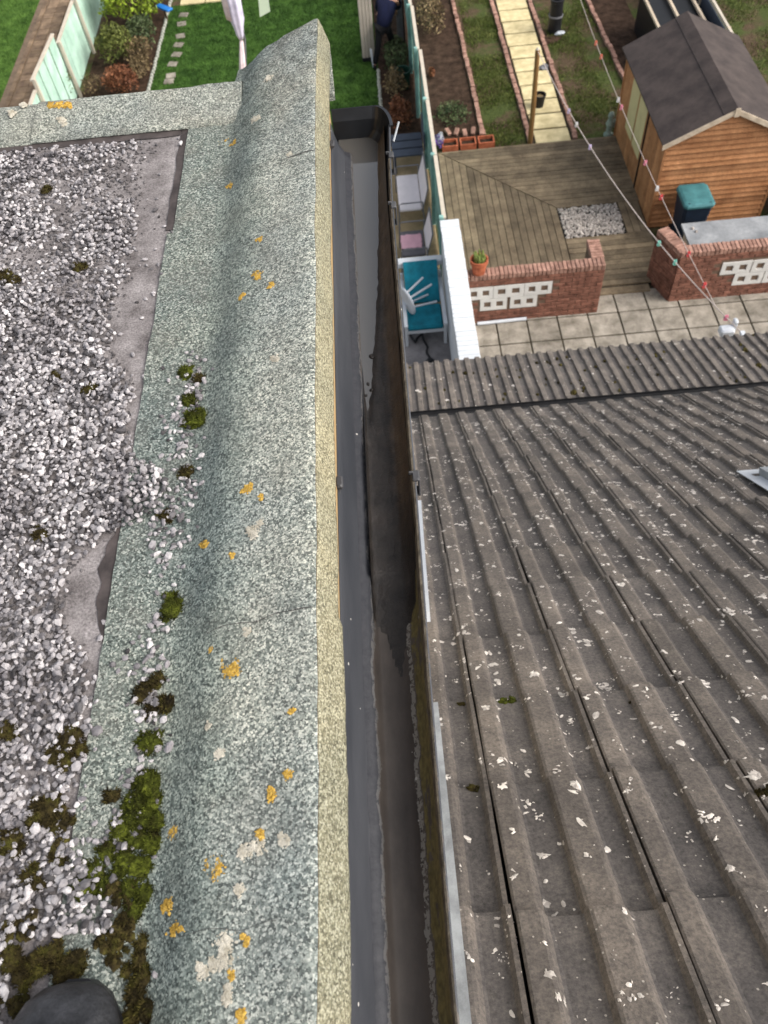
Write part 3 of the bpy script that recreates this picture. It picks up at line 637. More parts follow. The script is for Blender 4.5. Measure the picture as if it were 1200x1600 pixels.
# deck of bare felt
nx, ny = 60, 60; V = []; F = []
for j in range(ny+1):
    for i in range(nx+1):
        x = XL+(-.28-XL)*(i/nx); y = -1.2+(1.56+1.2)*j/ny; V.append((x, y, ZD+.0015*nz(x, y, 0, 9)))
for j in range(ny):
    for i in range(nx): a = j*(nx+1)+i; F.append((a, a+1, a+nx+2, a+nx+1))
inst(npmesh('roof_deck', V, F, m_base, True), 'roof_deck', dorm)
# kerb: felt lapped from the deck up over the edge
KS = [(-.292, .004), (-.283, .006), (-.272, .012), (-.258, .022), (-.243, .033), (-.228, .041), (-.205, .047), (-.18, .053), (-.155, .060), (-.13, .067), (-.118, .0695), (-.1125, .0685)]
DS = [(-.1120, .0682), (-.1100, .0655), (-.1065, .056), (-.1025, .043), (-.0985, .030), (-.0952, .019), (-.0945, .012), (-.097, .010)]
def ke(y):                                                 # wander of the section along the kerb
    a = .0013*mnoise.noise(Vector((y*47, 9, 1)))+.004*mnoise.noise(Vector((y*2.2, 0, 3)))+.0022*mnoise.noise(Vector((y*9, 5, 3))); return a
def kz(x, y): return .0036*nz(x, y, 1, 11)+.0016*nz(x, y, 2, 45)+.0012*max(0, nz(x*.4, y, 6, 30))
def endz(y, x):                                            # far end of the kerb lifts towards its outer corner
    t = max(0, min(1, (y-1.35)/.33)); return t*t*(.004+.006*max(0, (x+.26)/.15))
def flank(y, x): 
    t = max(0, min(1, (y-1.40)/.28)); return .030*t*t if x < -.2 else .010*t*t
YE = 1.655
def kerb_sec(S, y, edge):
    out = []
    for x, z in S:
        xx = x+(edge(y) if x > -.2 else ke(y+3)*.9)
        out.append((xx+flank(y, x)*.6, y+(.030*max(0, (x+.26)/.15) if y >= YE-1e-6 else 0), ZD+z+kz(x, y)+endz(y, x)))
    return out
ys = list(np.arange(-.9, YE, .0125))+[YE]
lap = lambda y: ke(y)+(.004 if y < .40 else 0)
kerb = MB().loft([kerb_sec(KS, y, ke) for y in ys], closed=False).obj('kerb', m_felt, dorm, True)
MB().loft([kerb_sec([DS[0]]+DS[1:], y, (lambda yy: ke(yy))) if y >= .405 else kerb_sec([DS[0], DS[1]]+[(x+.0045*min(1, (i+1)/3), z) for i, (x, z) in enumerate(DS[2:])], y, ke) for y in ys], closed=False).obj('drip_edge', m_felt_y, kerb, True)
e1 = kerb_sec(KS+DS, YE, ke); e0 = [(p[0]*.98-.004, p[1]-.02, ZD-.08) for p in e1]
MB().loft([e1, e0], closed=False).obj('kerb_end', m_felt, kerb)
for y0, x0, x1, lw_ in ((1.255, -.17, -.115, .0018), (.395, -.255, -.115, .0009), (.80, -.215, -.115, .0006), (.09, -.25, -.15, .0004)):
    b = MB(); n = 24; S = []
    for i in range(n+1):
        x = x0+(x1-x0)*i/n; yy = y0+.006*nz(x, 0, 7, 30)+.03*(x-x0); z = ZD+np.interp(x, [p[0] for p in KS], [p[1] for p in KS])+.0012+endz(yy, x)+kz(x, yy)
        S.append([(x, yy, z), (x, yy+lw_+.5*lw_*nz(x, 3, 1, 50), z-.0003)])
    b.loft(S, closed=False).obj('lap_joint', m_bitumen, kerb)
def kerb_h(x, y):
    if x < -.292: return .004
    S = KS+DS; return float(np.interp(x, [p[0] for p in S], [p[1] for p in S]))+kz(x, y)+endz(y, x)
def on_kerb(px, py):
    z = ZD+.05
    for _ in range(8): p = G(px, py, z); z = ZD+kerb_h(p[0], p[1])
    return G(px, py, z)
# felt sheet lapped onto the deck beside the kerb, ragged edge
def seam_x(y):
    s = -.3755+(.010 if y > 1.165 else 0)+.0022*nz(0, y, 4, 11)+.0014*nz(0, y, 9, 45); return s
b = MB(); S = []
for y in np.arange(-.9, 1.60, .0085):
    xs = seam_x(y); n = 8
    S.append([(xs-.0006, y, ZD+.0005), (xs, y, ZD+.0042)]+[(xs+(-.289-xs)*(i+1)/n, y, ZD+.0042+kz(xs+(-.289-xs)*(i+1)/n, y)*.5*(i+1)/n) for i in range(n)])
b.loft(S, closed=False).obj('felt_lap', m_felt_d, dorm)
b = MB(); S = []
for y in np.arange(1.17, 1.475, .01): S.append([(seam_x(y)-.014-.004*nz(1, y, 4, 25), y, ZD+.0022), (seam_x(y)+.01, y, ZD+.0022)])
b.loft(S, closed=False).obj('bitumen_strip', m_bitumen, dorm)
# patches of bitumen beside the seam
b = MB(); S = []
for y in np.arange(.40, .60, .01):
    wd = .018*max(0, math.sin((y-.40)/.20*math.pi))*(1+.6*nz(2, y, 2, 40)); S.append([(seam_x(y)-wd, y, ZD+.0021), (seam_x(y)+.01, y, ZD+.0021)])
b.loft(S, closed=False).obj('bitumen_strip', m_bitumen, dorm)
# front edge felt in two sheets, with its drip
def front(x0, x1, dz, name='front_kerb'):
    S = []
    for x in np.arange(x0, x1+1e-6, .0085):
        k = .0022*nz(x, 1, 3, 12)+.001*nz(x, 5, 3, 50)
        S.append([(x, 1.470+k, ZD+.0005+dz), (x, 1.4705+k, ZD+.0045+dz), (x, 1.50, ZD+.008+dz+kz(x, 1.5)), (x, 1.53, ZD+.013+dz+kz(x, 1.53)), (x, 1.56, ZD+.017+dz+kz(x, 1.56)), (x, 1.583+k, ZD+.019+dz+kz(x, 1.59)), (x, 1.591+k, ZD+.015+dz), (x, 1.600+k, ZD+.002), (x, 1.603+k, ZD-.03), (x, 1.60, ZD-.032)])
    return MB().loft(S, closed=False).obj(name, m_felt_f, dorm, True)
front(XL, -.668, .0); front(-.672, -.262, .0035)
MB().loft([[(x, 1.452-.003*nz(x, 2, 2, 20), ZD+.0024), (x, 1.474, ZD+.0024)] for x in np.arange(XL, -.365, .02)], closed=False).obj('bitumen_strip', m_bitumen, dorm)
# body of the dormer below the roof
MB().span((XL, -.9, ZD-.20), (-.118, 1.57, ZD-.012)).obj('roof_edge_board', m_wood, dorm)
MB().span((-.114, -.9, H-1.10), (-.1018, 1.60, H-.908)).obj('fascia_board', m_tan, dorm)
MB().prism([(XL+.05, -.9), (-.13, -.9), (-.13, 1.50), (XL+.05, 1.50)], H-3.3, ZD-.2).obj('dormer_wall', m_render, dorm)
def strip(ua, ub, va, vb, n, name, mat, tap=0.):
    MB().add([on_roof(ua, va, n), on_roof(ub, va, n), on_roof(ub-tap, (va+vb)/2, n), on_roof(ub-tap*2.2, vb, n), on_roof(ua, vb, n), on_roof(ua, va, n-.060), on_roof(ub, va, n-.060), on_roof(ub-tap, (va+vb)/2, n-.060), on_roof(ub-tap*2.2, vb, n-.060), on_roof(ua, vb, n-.060)],
             [(0, 1, 2, 3, 4), (9, 8, 7, 6, 5), (0, 5, 6, 1), (1, 6, 7, 2), (2, 7, 8, 3), (3, 8, 9, 4), (4, 9, 5, 0)]).obj(name, mat, dorm)
strip(-.30, .0290-.133, -.6, .905, .075, 'flashing', m_lead)
strip(-.30, .034-.133, 1.50, 2.82, .075, 'cladding_edge', m_upvc, -.008)

# ================================================================== GUTTER on the dormer fascia
gut = thing('gutter', 'black plastic gutter along the felt kerb, silted, water at its far end', 'gutter', (-.04, .5, H-1.01))
GI = [(-.1003, -.916), (-.0960, -.942), (-.0885, -.966), (-.0805, -.9785), (-.0795, -.9805), (-.072, -.9835), (-.0665, -.986), (-.0640, -.992), (-.0600, -1.001), (-.055, -1.003), (-.03, -1.003), (-.019, -1.000), (-.010, -.992), (-.002, -.976), (.003, -.952), (.0062, -.934)]
GO = [(.0072, -.9305), (.0090, -.9298), (.0107, -.931), (.0107, -.938), (.0088, -.942), (.007, -.955), (.004, -.980), (-.006, -.998), (-.018, -1.008), (-.060, -1.009), (-.078, -.990), (-.0955, -.965), (-.1012, -.915)]
def gw(y): return .0022*mnoise.noise(Vector((y*1.7, 2, 8)))
def rimx(y): return float(np.interp(y, [0, .65, 1.3], [-.0045, -.001, 0.001]))
def flare(y): t = max(0, (y-1.30)/.37); return .014*min(1, t)**1.5
YG = 1.63
def gsec(y, sc_=1.0):
    out = []
    for x, z in GI+GO:
        e = (gw(y)+flare(y)+rimx(y)) if x > -.03 else gw(y)*.3
        out.append((x+e*sc_, y, H+z))
    return out
gys = list(np.arange(-.9, 1.57, .02))
trough = MB().loft([gsec(y) for y in gys]).obj('trough', m_gut, gut, True)
# rounded stop end
S = []
for a in np.linspace(0, 1, 9):
    y = 1.55+.078*math.sin(a*math.pi/2); k = math.cos(a*math.pi/2); row = []
    for x, z in [(.0125, -.929), (.008, -.929), (.005, -.95), (-.001, -.975), (-.018, -1.001), (-.05, -1.003)]:
        xx = x+.013-(1-k)*.034*(1 if x > -.03 else .0); row.append((xx, y if z > -.94 else y-.006, H+z))
    S.append(row)
capm = MB().loft(S, closed=False)
row = S[-1]; capm.span((-.1005, 1.545, H-1.0085), (.012, 1.628, H-1.0045)); capm.loft([row, [(-.1005, p[1]+.001, p[2]) for p in row]], closed=False)
m_cap = M('gutter_stop_end', srgb(24, 25, 28), srgb(38, 40, 44), scale=12, rough=.3, spec=.5)
o = capm.obj('stop_end', m_cap, gut, False); o.modifiers.new('t', 'SOLIDIFY').thickness = .0028
# silt bank and standing water
nx, ny = 26, 150; V = []; F = []
for j in range(ny+1):
    y = .40+(1.618-.40)*j/ny
    for i in range(nx+1):
        x = -.0635+(.001+.0635)*i/nx; t = (x+.0635)/.0645
        floor = np.interp(x, [p[0] for p in GI], [p[1] for p in GI])
        if y < .54: h = np.interp(y, [.40, .46, .5, .54], [0, .0015, .007, .0142])*math.exp(-((t-.5)/.6)**2)
        else:
            te = np.interp(y, [.54, .76, .86, .92, 1.07, 1.25, 1.44, 1.60], [-1., -.15, .12, .22, .42, .66, .88, 1.02])+.05*nz(x, y, 4, 35)
            h = min(.0168, max(0., .0125+(t-te)*.034))
        h = h*(.97+.10*nz(x, y, 0, 60))+.0012*nz(x, y, 3, 240)
        if y < .52:
            tongue = np.interp(y, [.40, .44, .47, .49, .52], [.03, .09, .15, .42, .6]); h -= .010*max(0, abs(t-.50)-tongue+.05*nz(x, y, 6, 70))
        V.append((x+gw(y)*.5+flare(y)*max(0, t-.4), y, H+floor+max(-.003, h)))
for j in range(ny):
    for i in range(nx): a = j*(nx+1)+i; F.append((a, a+1, a+nx+2, a+nx+1))
inst(npmesh('silt', V, F, m_silt, True), 'silt', gut)
MB().add([(-.0712, .66, H-.9985), (-.012, .66, H-.9985), (-.002, 1.2, H-.9935), (.010, 1.56, H-.9905), (.006, 1.645, H-.9900), (-.098, 1.652, H-.9900), (-.098, 1.56, H-.9905)], [tuple(range(7))])
wv = []
W = [(x, y) for y in np.linspace(.70, 1.652, 40) for x in (-.080, -.045, -.008)]
mbw = MB(); S = []
for y in np.linspace(.62, 1.622, 50):
    zz = H-.9905; xr = -.001+flare(y); S.append([(-.0655 if y < 1.50 else -.0925, y, zz), (-.04, y, zz), (xr, y, zz)])
mbw.loft(S, closed=False).obj('standing_water', m_water, gut)
mb = MB()
for i, (px, py) in enumerate([(581, 557), (575, 600), (580, 610), (572, 618), (583, 626)]):
    p = G(px, py, H-.990); rr = (.0044, .0030, .0036, .0022, .0030)[i]; MB().blob(tuple(p), (rr, rr*1.1, rr*.6), i, .3, 8, 5).obj('silt_lump', m_silt, gut, True)
S = []; S2 = []
for y in np.arange(-.2, 1.45, .006):                       # dried silt clinging to the front lip
    e = gw(y)+flare(y)+rimx(y); wd = .003+.006*max(0, .5+nz(1, y, 3, 9))+.003*nz(2, y, 5, 60); k = float(np.interp(y, [0, .3, .7, 1.4], [.3, .6, 1.2, .8]))
    S.append([(.0085+e, y, H-.9288), (.0070+e-.2*wd*k, y, H-.9300+.0006*nz(3, y, 1, 80)), (.0064+e-.42*wd*k, y, H-.9335-.8*wd*k), (.0052+e-.5*wd*k, y, H-.9370-1.9*wd*k), (.0068+e-.5*wd*k, y, H-.939-2.0*wd*k)])
MB().loft(S, closed=False).obj('silt_crust', M('dried_silt', srgb(84, 78, 68), srgb(124, 116, 102), scale=60, rough=.9, fine=.3, bump=.6, bscale=300, bdist=.002), gut)
def clip(y, side):
    b = MB(); e = gw(y)+flare(y)+rimx(y)
    if side > 0:
        b.bevbox((.0105+e, y, H-.9285), (.010, .018, .006), .0015); b.bevbox((.0148+e, y, H-.947), (.0030, .018, .040), .001); b.bevbox((.010+e, y, H-.966), (.010, .018, .003), .001)
        b.bevbox((.004+e, y+.005, H-.927), (.007, .003, .007), .001)
    else:
        b.bevbox((-.098, y, H-.911), (.010, .020, .009), .002); b.bevbox((-.1005, y, H-.935), (.004, .020, .05), .001)
    b.obj('bracket', M('bracket_plastic', srgb(70, 70, 72), scale=30, var=.2, rough=.5) if 'bracket_plastic' not in bpy.data.materials else bpy.data.materials['bracket_plastic'], gut)
for px, py in ((612, 243), (609, 322), (645, 745)): clip(G(px, py, H-.93)[1], 1)
for px, py in ((522, 228), (527, 757)): clip(G(px, py, H-.915)[1], -1)
y0 = G(618, 215, H-.95)[1]; MB().tube([(.024, y0-.005, H-.955), (.038, y0+.030, H-.935)], .0022, 6).obj('support_arm', m_lead, gut)

# ================================================================== CHIPPINGS, MOSS, LICHEN on the flat roof
def PX(P):                                                 # photo pixels of many points
    c = (P-np.array([0, 0, H])) @ RW; return c[:, 0]/c[:, 2]*FPX+600, c[:, 1]/c[:, 2]*FPX+800
YB = [200, 218, 235, 260, 300, 350, 400, 450, 500, 560, 590, 640, 700, 725, 745, 800, 825, 840, 860, 900, 950, 985, 1020, 1060, 1120, 1200, 1290, 1340, 1400, 1480, 1560, 1700]
XB = [150, 235, 250, 225, 218, 225, 208, 196, 178, 178, 214, 216, 212, 232, 275, 282, 215, 165, 138, 118, 104, 112, 140, 152, 150, 142, 130, 150, 180, 205, 225, 235]
n = 80000
P = np.stack([rng.uniform(-1.15, -.26, n), rng.uniform(-.35, 1.455, n), np.full(n, ZD)], 1)
px, py = PX(P)
nzv = np.array([mnoise.noise(Vector((p[0]*11, p[1]*11, 1.))) for p in P]); nzf = np.array([mnoise.noise(Vector((p[0]*38, p[1]*38, 4.))) for p in P])
bound = np.interp(py, YB, XB)+nzf*16
den = np.clip((bound-px)/22, 0, 1)
thin = np.interp(py, [200, 260, 330, 420, 520, 600], [.16, .30, .36, .50, .85, 1.0])+np.where(py < 470, nzv*.9, 0)+np.where((py < 470) & (px < 90), .25, 0)
thin = np.where((py > 860) & (py < 1000) & (px > 60), thin-.35, thin)
den = den*np.clip(thin, 0.015, 1)*np.clip(.95+nzv*.5, .45, 1)
# stray stones over the bare strip and along the foot of the kerb
kx = np.interp(py, [550, 600, 660, 740, 800, 860, 930, 1000, 1080, 1150, 1230, 1300], [305, 303, 290, 288, 272, 262, 258, 240, 232, 236, 215, 190])
kw = np.interp(py, [550, 580, 700, 760, 870, 940, 1000, 1080, 1200, 1300], [9, 15, 20, 30, 24, 12, 20, 24, 20, 30])
kd = np.exp(-((px-kx)/kw)**2)*np.interp(py, [540, 570, 640, 700, 720, 790, 900, 960, 1000, 1100, 1200, 1300, 1400], [0, .25, .6, .5, .2, .55, .22, .05, .30, .30, .30, .5, 0])
stray = np.where((px < bound+60) & (px > bound-10), .012, 0.)
keep = rng.uniform(0, 1, n) < np.maximum(np.maximum(den, kd), stray)
far = (P[:, 0] < -.80) & (rng.uniform(0, 1, n) < .35); keep &= ~far
boot = (px < 215) & (py > 1545) & (px > -40); keep &= ~((P[:, 0] > -.415) & (P[:, 0] < -.275) & (P[:, 1] < .10) & (P[:, 1] > -.3))
P = P[keep]; dd = den[keep]; sz = np.clip(.00375*np.exp(rng.normal(0, .22, len(P))), .0023, .0068)
P[:, 2] += sz*.45+np.where(dd > .5, rng.uniform(0, .007, len(P)), .0)
P[:, 2] += np.where(P[:, 0] > -.376, .004, 0)+np.array([max(0., kerb_h(p[0], p[1])-.004) for p in P])
V, F = stones(P, sz, .52)
kind(tag(inst(npmesh('stone_chippings', V, F, m_stone), 'stone_chippings'), 'pale grey limestone chippings strewn over the flat roof', 'gravel'), 'stuff')
ng = 30000; Pg = np.stack([rng.uniform(-.9, -.39, ng), rng.uniform(-.2, 1.45, ng), np.full(ng, ZD+.0012)], 1); gx, gy = PX(Pg)
kg = rng.uniform(0, 1, ng) < np.clip((np.interp(gy, YB, XB)+8-gx)/30, 0, 1)*np.interp(gy, [200, 400, 600], [.45, .7, .9]); Pg = Pg[kg]
Vg, Fg = stones(Pg, np.clip(.0022*np.exp(rng.normal(0, .3, len(Pg))), .001, .004), .5)
kind(tag(inst(npmesh('roof_grit', Vg, Fg, M('dark_grit', srgb(72, 68, 68), srgb(104, 100, 100), scale=60, rough=.95, isl=.4)), 'roof_grit'), 'fine dark grit between the chippings on the flat roof', 'grit'), 'stuff')
def moss(lab, cs, mat, nbl=420, name='moss_cushion', group='moss on the flat roof', seed=0, zoff=0.):
    cl = []
    for (px_, py_, r_, h_) in cs:
        p = on_kerb(px_, py_); r = r_*.00062*np.interp(py_, [500, 1000, 1600], [1.75, 1.25, 1.0]); cl.append(((p[0], p[1], p[2]+zoff), r, r*h_*.78))
    o = inst(moss_mesh(name, cl, mat, nbl, .0036, seed), name); return tag(o, lab, 'moss', group)
moss('pale green moss cushion topmost at the foot of the kerb', [(290, 582, 11, .8)], m_moss, seed=1)
moss('dark moss tuft beside the topmost pale green cushion', [(311, 592, 9, .8)], m_moss_b, seed=2)
moss('round green moss cushion among chippings second down the kerb', [(297, 627, 12, .85)], m_moss, seed=3)
moss('large olive moss cushion with dark side at the kerb foot', [(310, 655, 17, .85), (297, 662, 12, .6)], m_moss, seed=4)
moss('small dark brown moss knob between two chipping heaps', [(292, 738, 11, .8)], m_moss_b, seed=5)
moss('reddish brown moss tuft where chippings spill across the felt lap', [(262, 806, 11, .7)], m_moss_b, seed=6)
moss('olive moss ball alone half way down the kerb', [(270, 953, 17, 1.0), (266, 934, 9, .7)], m_moss, seed=7)
moss('black and brown moss clump spread under the lone olive ball', [(225, 1085, 18, .7), (240, 1070, 14, .7), (262, 1100, 15, .6), (238, 1108, 13, .6), (248, 1060, 10, .6)], m_moss_b, seed=8)
moss('neat round bright green cushion below the brown moss clump', [(236, 1162, 19, .85)], m_moss, seed=9)
moss('small dark green moss tuft left of the large moss bank', [(178, 1244, 12, .8)], m_moss_b, seed=10)
rd = random.Random(11); big = [(230, 1225, 22, .7), (215, 1250, 20, .7), (240, 1250, 18, .7), (205, 1275, 18, .6), (228, 1280, 20, .6), (248, 1285, 16, .7), (190, 1300, 18, .6), (215, 1310, 20, .6), (240, 1320, 18, .6), (172, 1330, 17, .5), (195, 1345, 18, .5), (222, 1355, 20, .6), (150, 1365, 16, .5), (135, 1385, 18, .5), (165, 1385, 16, .5), (200, 1390, 16, .5), (228, 1395, 14, .6), (210, 1425, 14, .6), (185, 1365, 14, .5), (128, 1360, 13, .4)]
moss('large green moss bank filling the angle of deck and kerb', big, m_moss, 420, 'moss_bank', seed=12)
moss('dark brown moss mat at the kerb foot beside the boot', [(218, 1500, 13, .5), (226, 1530, 17, .6), (214, 1555, 18, .6), (232, 1578, 17, .6), (208, 1590, 17, .6), (222, 1475, 10, .5), (196, 1520, 10, .4)], m_moss_b, 420, 'moss_bank', seed=13)
for i, (lab, c) in enumerate((('dark moss mat among chippings level with the neat green cushion', [(112, 1155, 20, .4), (90, 1180, 16, .35), (125, 1170, 12, .4), (105, 1195, 12, .35)]), ('wide dark moss mat among chippings left of the small moss tuft', [(75, 1270, 22, .4), (95, 1285, 18, .35), (55, 1280, 14, .35), (60, 1262, 12, .3)]), ('dark moss at the left edge level with the brown kerb clump', [(8, 1142, 15, .45), (20, 1150, 10, .4)]), ('dark moss mat at the left edge just above the boot', [(20, 1500, 20, .35), (60, 1510, 18, .35), (40, 1525, 18, .35)]), ('dark moss mat above the boot toe', [(85, 1490, 16, .35), (120, 1505, 20, .35), (100, 1520, 18, .35)]), ('thin dark moss at the left edge beside the moss bank', [(20, 1315, 18, .3), (5, 1330, 12, .3)]), ('small dark moss patch left of the moss bank foot', [(44, 1370, 12, .3), (56, 1380, 12, .3), (50, 1362, 10, .3)]), ('tiny dark moss speck above the moss bank foot', [(90, 1332, 10, .35), (96, 1343, 9, .3)]), ('small brown moss patch in mid chippings near the left edge', [(66, 838, 9, .4), (56, 834, 8, .4)]), ('lone greenish moss dot high among the chippings', [(90, 590, 8, .5)]), ('small dark moss spot right of the lone greenish dot', [(140, 610, 9, .4)]), ('dark moss spot among the upper thin chippings', [(125, 420, 10, .35)]), ('dark moss speck among the topmost thin chippings', [(72, 300, 9, .3)]), ('dark moss patch at the left edge of the upper chippings', [(8, 432, 13, .35), (22, 440, 10, .3)]))):
    moss(lab, c, m_moss_b, 300, 'moss_patch', 'dark moss between the chippings', 20+i, .003)
mb = MB(); rd = random.Random(77)
for i in range(2600):
    px_, py_ = rd.uniform(-20, 235), rd.uniform(1180, 1600); p = G(px_, py_, ZD+.004)
    f_ = mnoise.noise(Vector((p[0]*24, p[1]*24, 8)))+.5*mnoise.noise(Vector((p[0]*60, p[1]*60, 3)))+(py_-1400)/700
    if f_ < .44 or p[0] > -.30: continue
    r = rd.uniform(.0025, .006); mb.blob((p[0], p[1], ZD+rd.uniform(.003, .007)), (r, r, r*.6), i, .35, 6, 4)
    for k in range(3):
        a = rd.uniform(0, 6.28); q = Vector((p[0], p[1], ZD+.008)); mb.add([q+Vector((.001, 0, 0)), q-Vector((.001, 0, 0)), q+Vector((.004*math.cos(a), .004*math.sin(a), .004))], [(0, 1, 2)])
kind(tag(mb.obj('moss', m_moss_b), 'brown moss creeping between the near chippings above the boot', 'moss'), 'stuff')
def lichen(px_, py_, r_, mat, el=1.0, seed=0):
    mb = MB(); rd = random.Random(seed); k = int(30+r_*14); p0 = on_kerb(px_, py_); s = .00063*np.interp(py_, [150, 600, 1000, 1600], [2.4, 1.5, 1.2, 1.0])
    cs_ = [(rd.gauss(0, .42), rd.gauss(0, .42), rd.uniform(.18, .36)) for _ in range(rd.randint(3, 6))]
    for i in range(k):
        c_ = rd.choice(cs_); x, y = p0[0]+r_*s*(c_[0]+rd.gauss(0, c_[2])), p0[1]+r_*s*1.1*(c_[1]+rd.gauss(0, c_[2]))
        rr = rd.uniform(.0006, .0016)*(1+r_*.012); mb.blob((x, y, ZD+kerb_h(x, y)+.0003 if y < 1.46 or x > -.29 else p0[2]), (rr, rr*rd.uniform(.6, 1.2), rr*.35), seed*100+i, .4, 6, 3)
    return mb.obj('lichen', mat, kerb)
for i, (a, b_, r, m_) in enumerate([(387, 763, 9, m_lich), (407, 776, 6, m_lich), (362, 1048, 13, m_lich), (350, 1040, 6, m_lich), (338, 1353, 13, m_lich), (427, 1240, 9, m_lich), (448, 1210, 7, m_lich), (262, 1415, 11, m_lich), (273, 1450, 10, m_lich), (376, 1588, 8, m_lich), (320, 849, 6, m_lich), (364, 868, 4, m_lich), (400, 432, 7, m_lich), (424, 446, 5, m_lich), (378, 462, 5, m_lich), (270, 1300, 9, m_lich), (408, 1305, 5, m_lich), (360, 1525, 6, m_lich), (385, 1470, 6, m_lich), (406, 376, 4, m_lich), (358, 290, 5, m_lich), (345, 224, 6, m_lich), (292, 188, 5, m_lich), (365, 223, 4, m_lich), (455, 1110, 4, m_lich), (330, 1015, 4, m_lich), (385, 985, 6, m_lich_w),
                                    (350, 1488, 19, m_lich_w), (445, 1316, 11, m_lich_w), (392, 1325, 14, m_lich_w), (320, 1512, 12, m_lich_w), (372, 1390, 9, m_lich_w), (403, 825, 11, m_lich_w), (345, 1175, 7, m_lich_w), (356, 1555, 8, m_lich_w), (325, 1135, 6, m_lich_w), (430, 560, 6, m_lich_w), (400, 186, 7, m_lich_w), (418, 122, 6, m_lich_w), (452, 240, 5, m_lich_w), (315, 180, 7, m_lich_w)]): lichen(a, b_, r, m_, 1., i+1)
mb = MB(); rd = random.Random(5)
for i in range(60):
    p = G(77+rd.uniform(0, 34), 164+rd.uniform(-3, 4), ZD+.020); mb.blob(tuple(p), (.005*rd.uniform(.5, 1.2), .005, .003), i, .35, 6, 4)
mb.obj('lichen', m_lich, dorm)
for (a, b_, r) in ((98, 190, 7), (20, 182, 5), (40, 170, 4)):
    mb = MB()
    for i in range(26):
        p = G(a+rd.gauss(0, r*.5), b_+rd.gauss(0, r*.35), ZD+.014); mb.blob((p[0], p[1], ZD+float(np.interp(p[1], [1.47, 1.5, 1.53, 1.56, 1.585], [.0045, .008, .013, .017, .019]))+.004), (.004, .004, .002), i, .3, 6, 4)
    mb.obj('lichen', m_lich_w, dorm)

# ================================================================== BOOT of the photographer
bt = thing('boot', 'scuffed black rubber boot toe in the near corner on the chippings', 'boot', (-.345, -.05, ZD+.008))
def bsec(y, hw, z0, z1, n=18, p=2.4):
    out = []
    for k in range(n):
        a = 2*math.pi*k/n; c, s_ = math.cos(a), math.sin(a)
        out.append((-.347+hw*math.copysign(abs(c)**(2/p), c), y, ZD+(z0+z1)/2+(z1-z0)/2*math.copysign(abs(s_)**(2/p), s_)))
    return [(p[0]+.010, p[1]-.036, p[2]) for p in out]
up = [(.094, .012, .024, .040), (.090, .026, .020, .052), (.080, .038, .018, .063), (.062, .047, .018, .072), (.038, .0515, .018, .079), (.012, .053, .018, .084), (.010, .0515, .018, .0835), (.0, .0525, .018, .086), (-.04, .050, .018, .098), (-.09, .046, .018, .118), (-.13, .043, .018, .14)]
b = MB().loft([bsec(*s_) for s_ in up])
S = []
for k, (yc, z) in enumerate([(-.16, .10), (-.165, .16), (-.17, .24), (-.172, .32), (-.172, .38)]):
    S.append([(-.337+(.048+.004*k)*math.cos(a), yc-.036+(.062+.003*k)*math.sin(a), ZD+z) for a in np.linspace(0, 2*math.pi, 18, endpoint=False)])
b.loft(S); o = b.obj('upper', m_rubber, bt, True)
b = MB(); out = []
for k in range(22):
    a = 2*math.pi*k/22; x = -.337+.054*math.copysign(abs(math.cos(a))**.9, math.cos(a)); out.append((x, -.106+.168*math.copysign(abs(math.sin(a))**.75, math.sin(a))))
b.prism(out, ZD+.006, ZD+.030); b.obj('sole', m_black, bt)
S = []
for y, e in ((.020, .0006), (.016, .0022), (.010, .0022), (.006, .0006)):
    hw = float(np.interp(y, [.01, .04], [.0528, .0515])); z1 = float(np.interp(y, [.01, .04], [.0842, .0788])); S.append(bsec(y, hw+e, .018, z1+e))
MB().loft(S, cap=False).obj('toe_seam', m_rubber, bt, True)
for yc_, dz_ in ((-.012, .0), (.046, .0)):
    pts = []
    for a in np.linspace(.25, math.pi-.25, 22):
        hw_ = float(np.interp(yc_, [-.04, .01, .04, .062], [.050, .053, .0515, .047])); zt_ = float(np.interp(yc_, [-.04, .01, .04, .062], [.098, .084, .078, .072]))
        pts.append((-.337+hw_*math.copysign(abs(math.cos(a))**(2/2.4), math.cos(a)), yc_-.036+.010*math.sin(a)+.003*math.sin(5*a), ZD+(.018+zt_)/2+(zt_-.018)/2*math.sin(a)**(2/2.4)))
    MB().tube(pts, .0016, 6).obj('crease', m_rubber, bt, True)

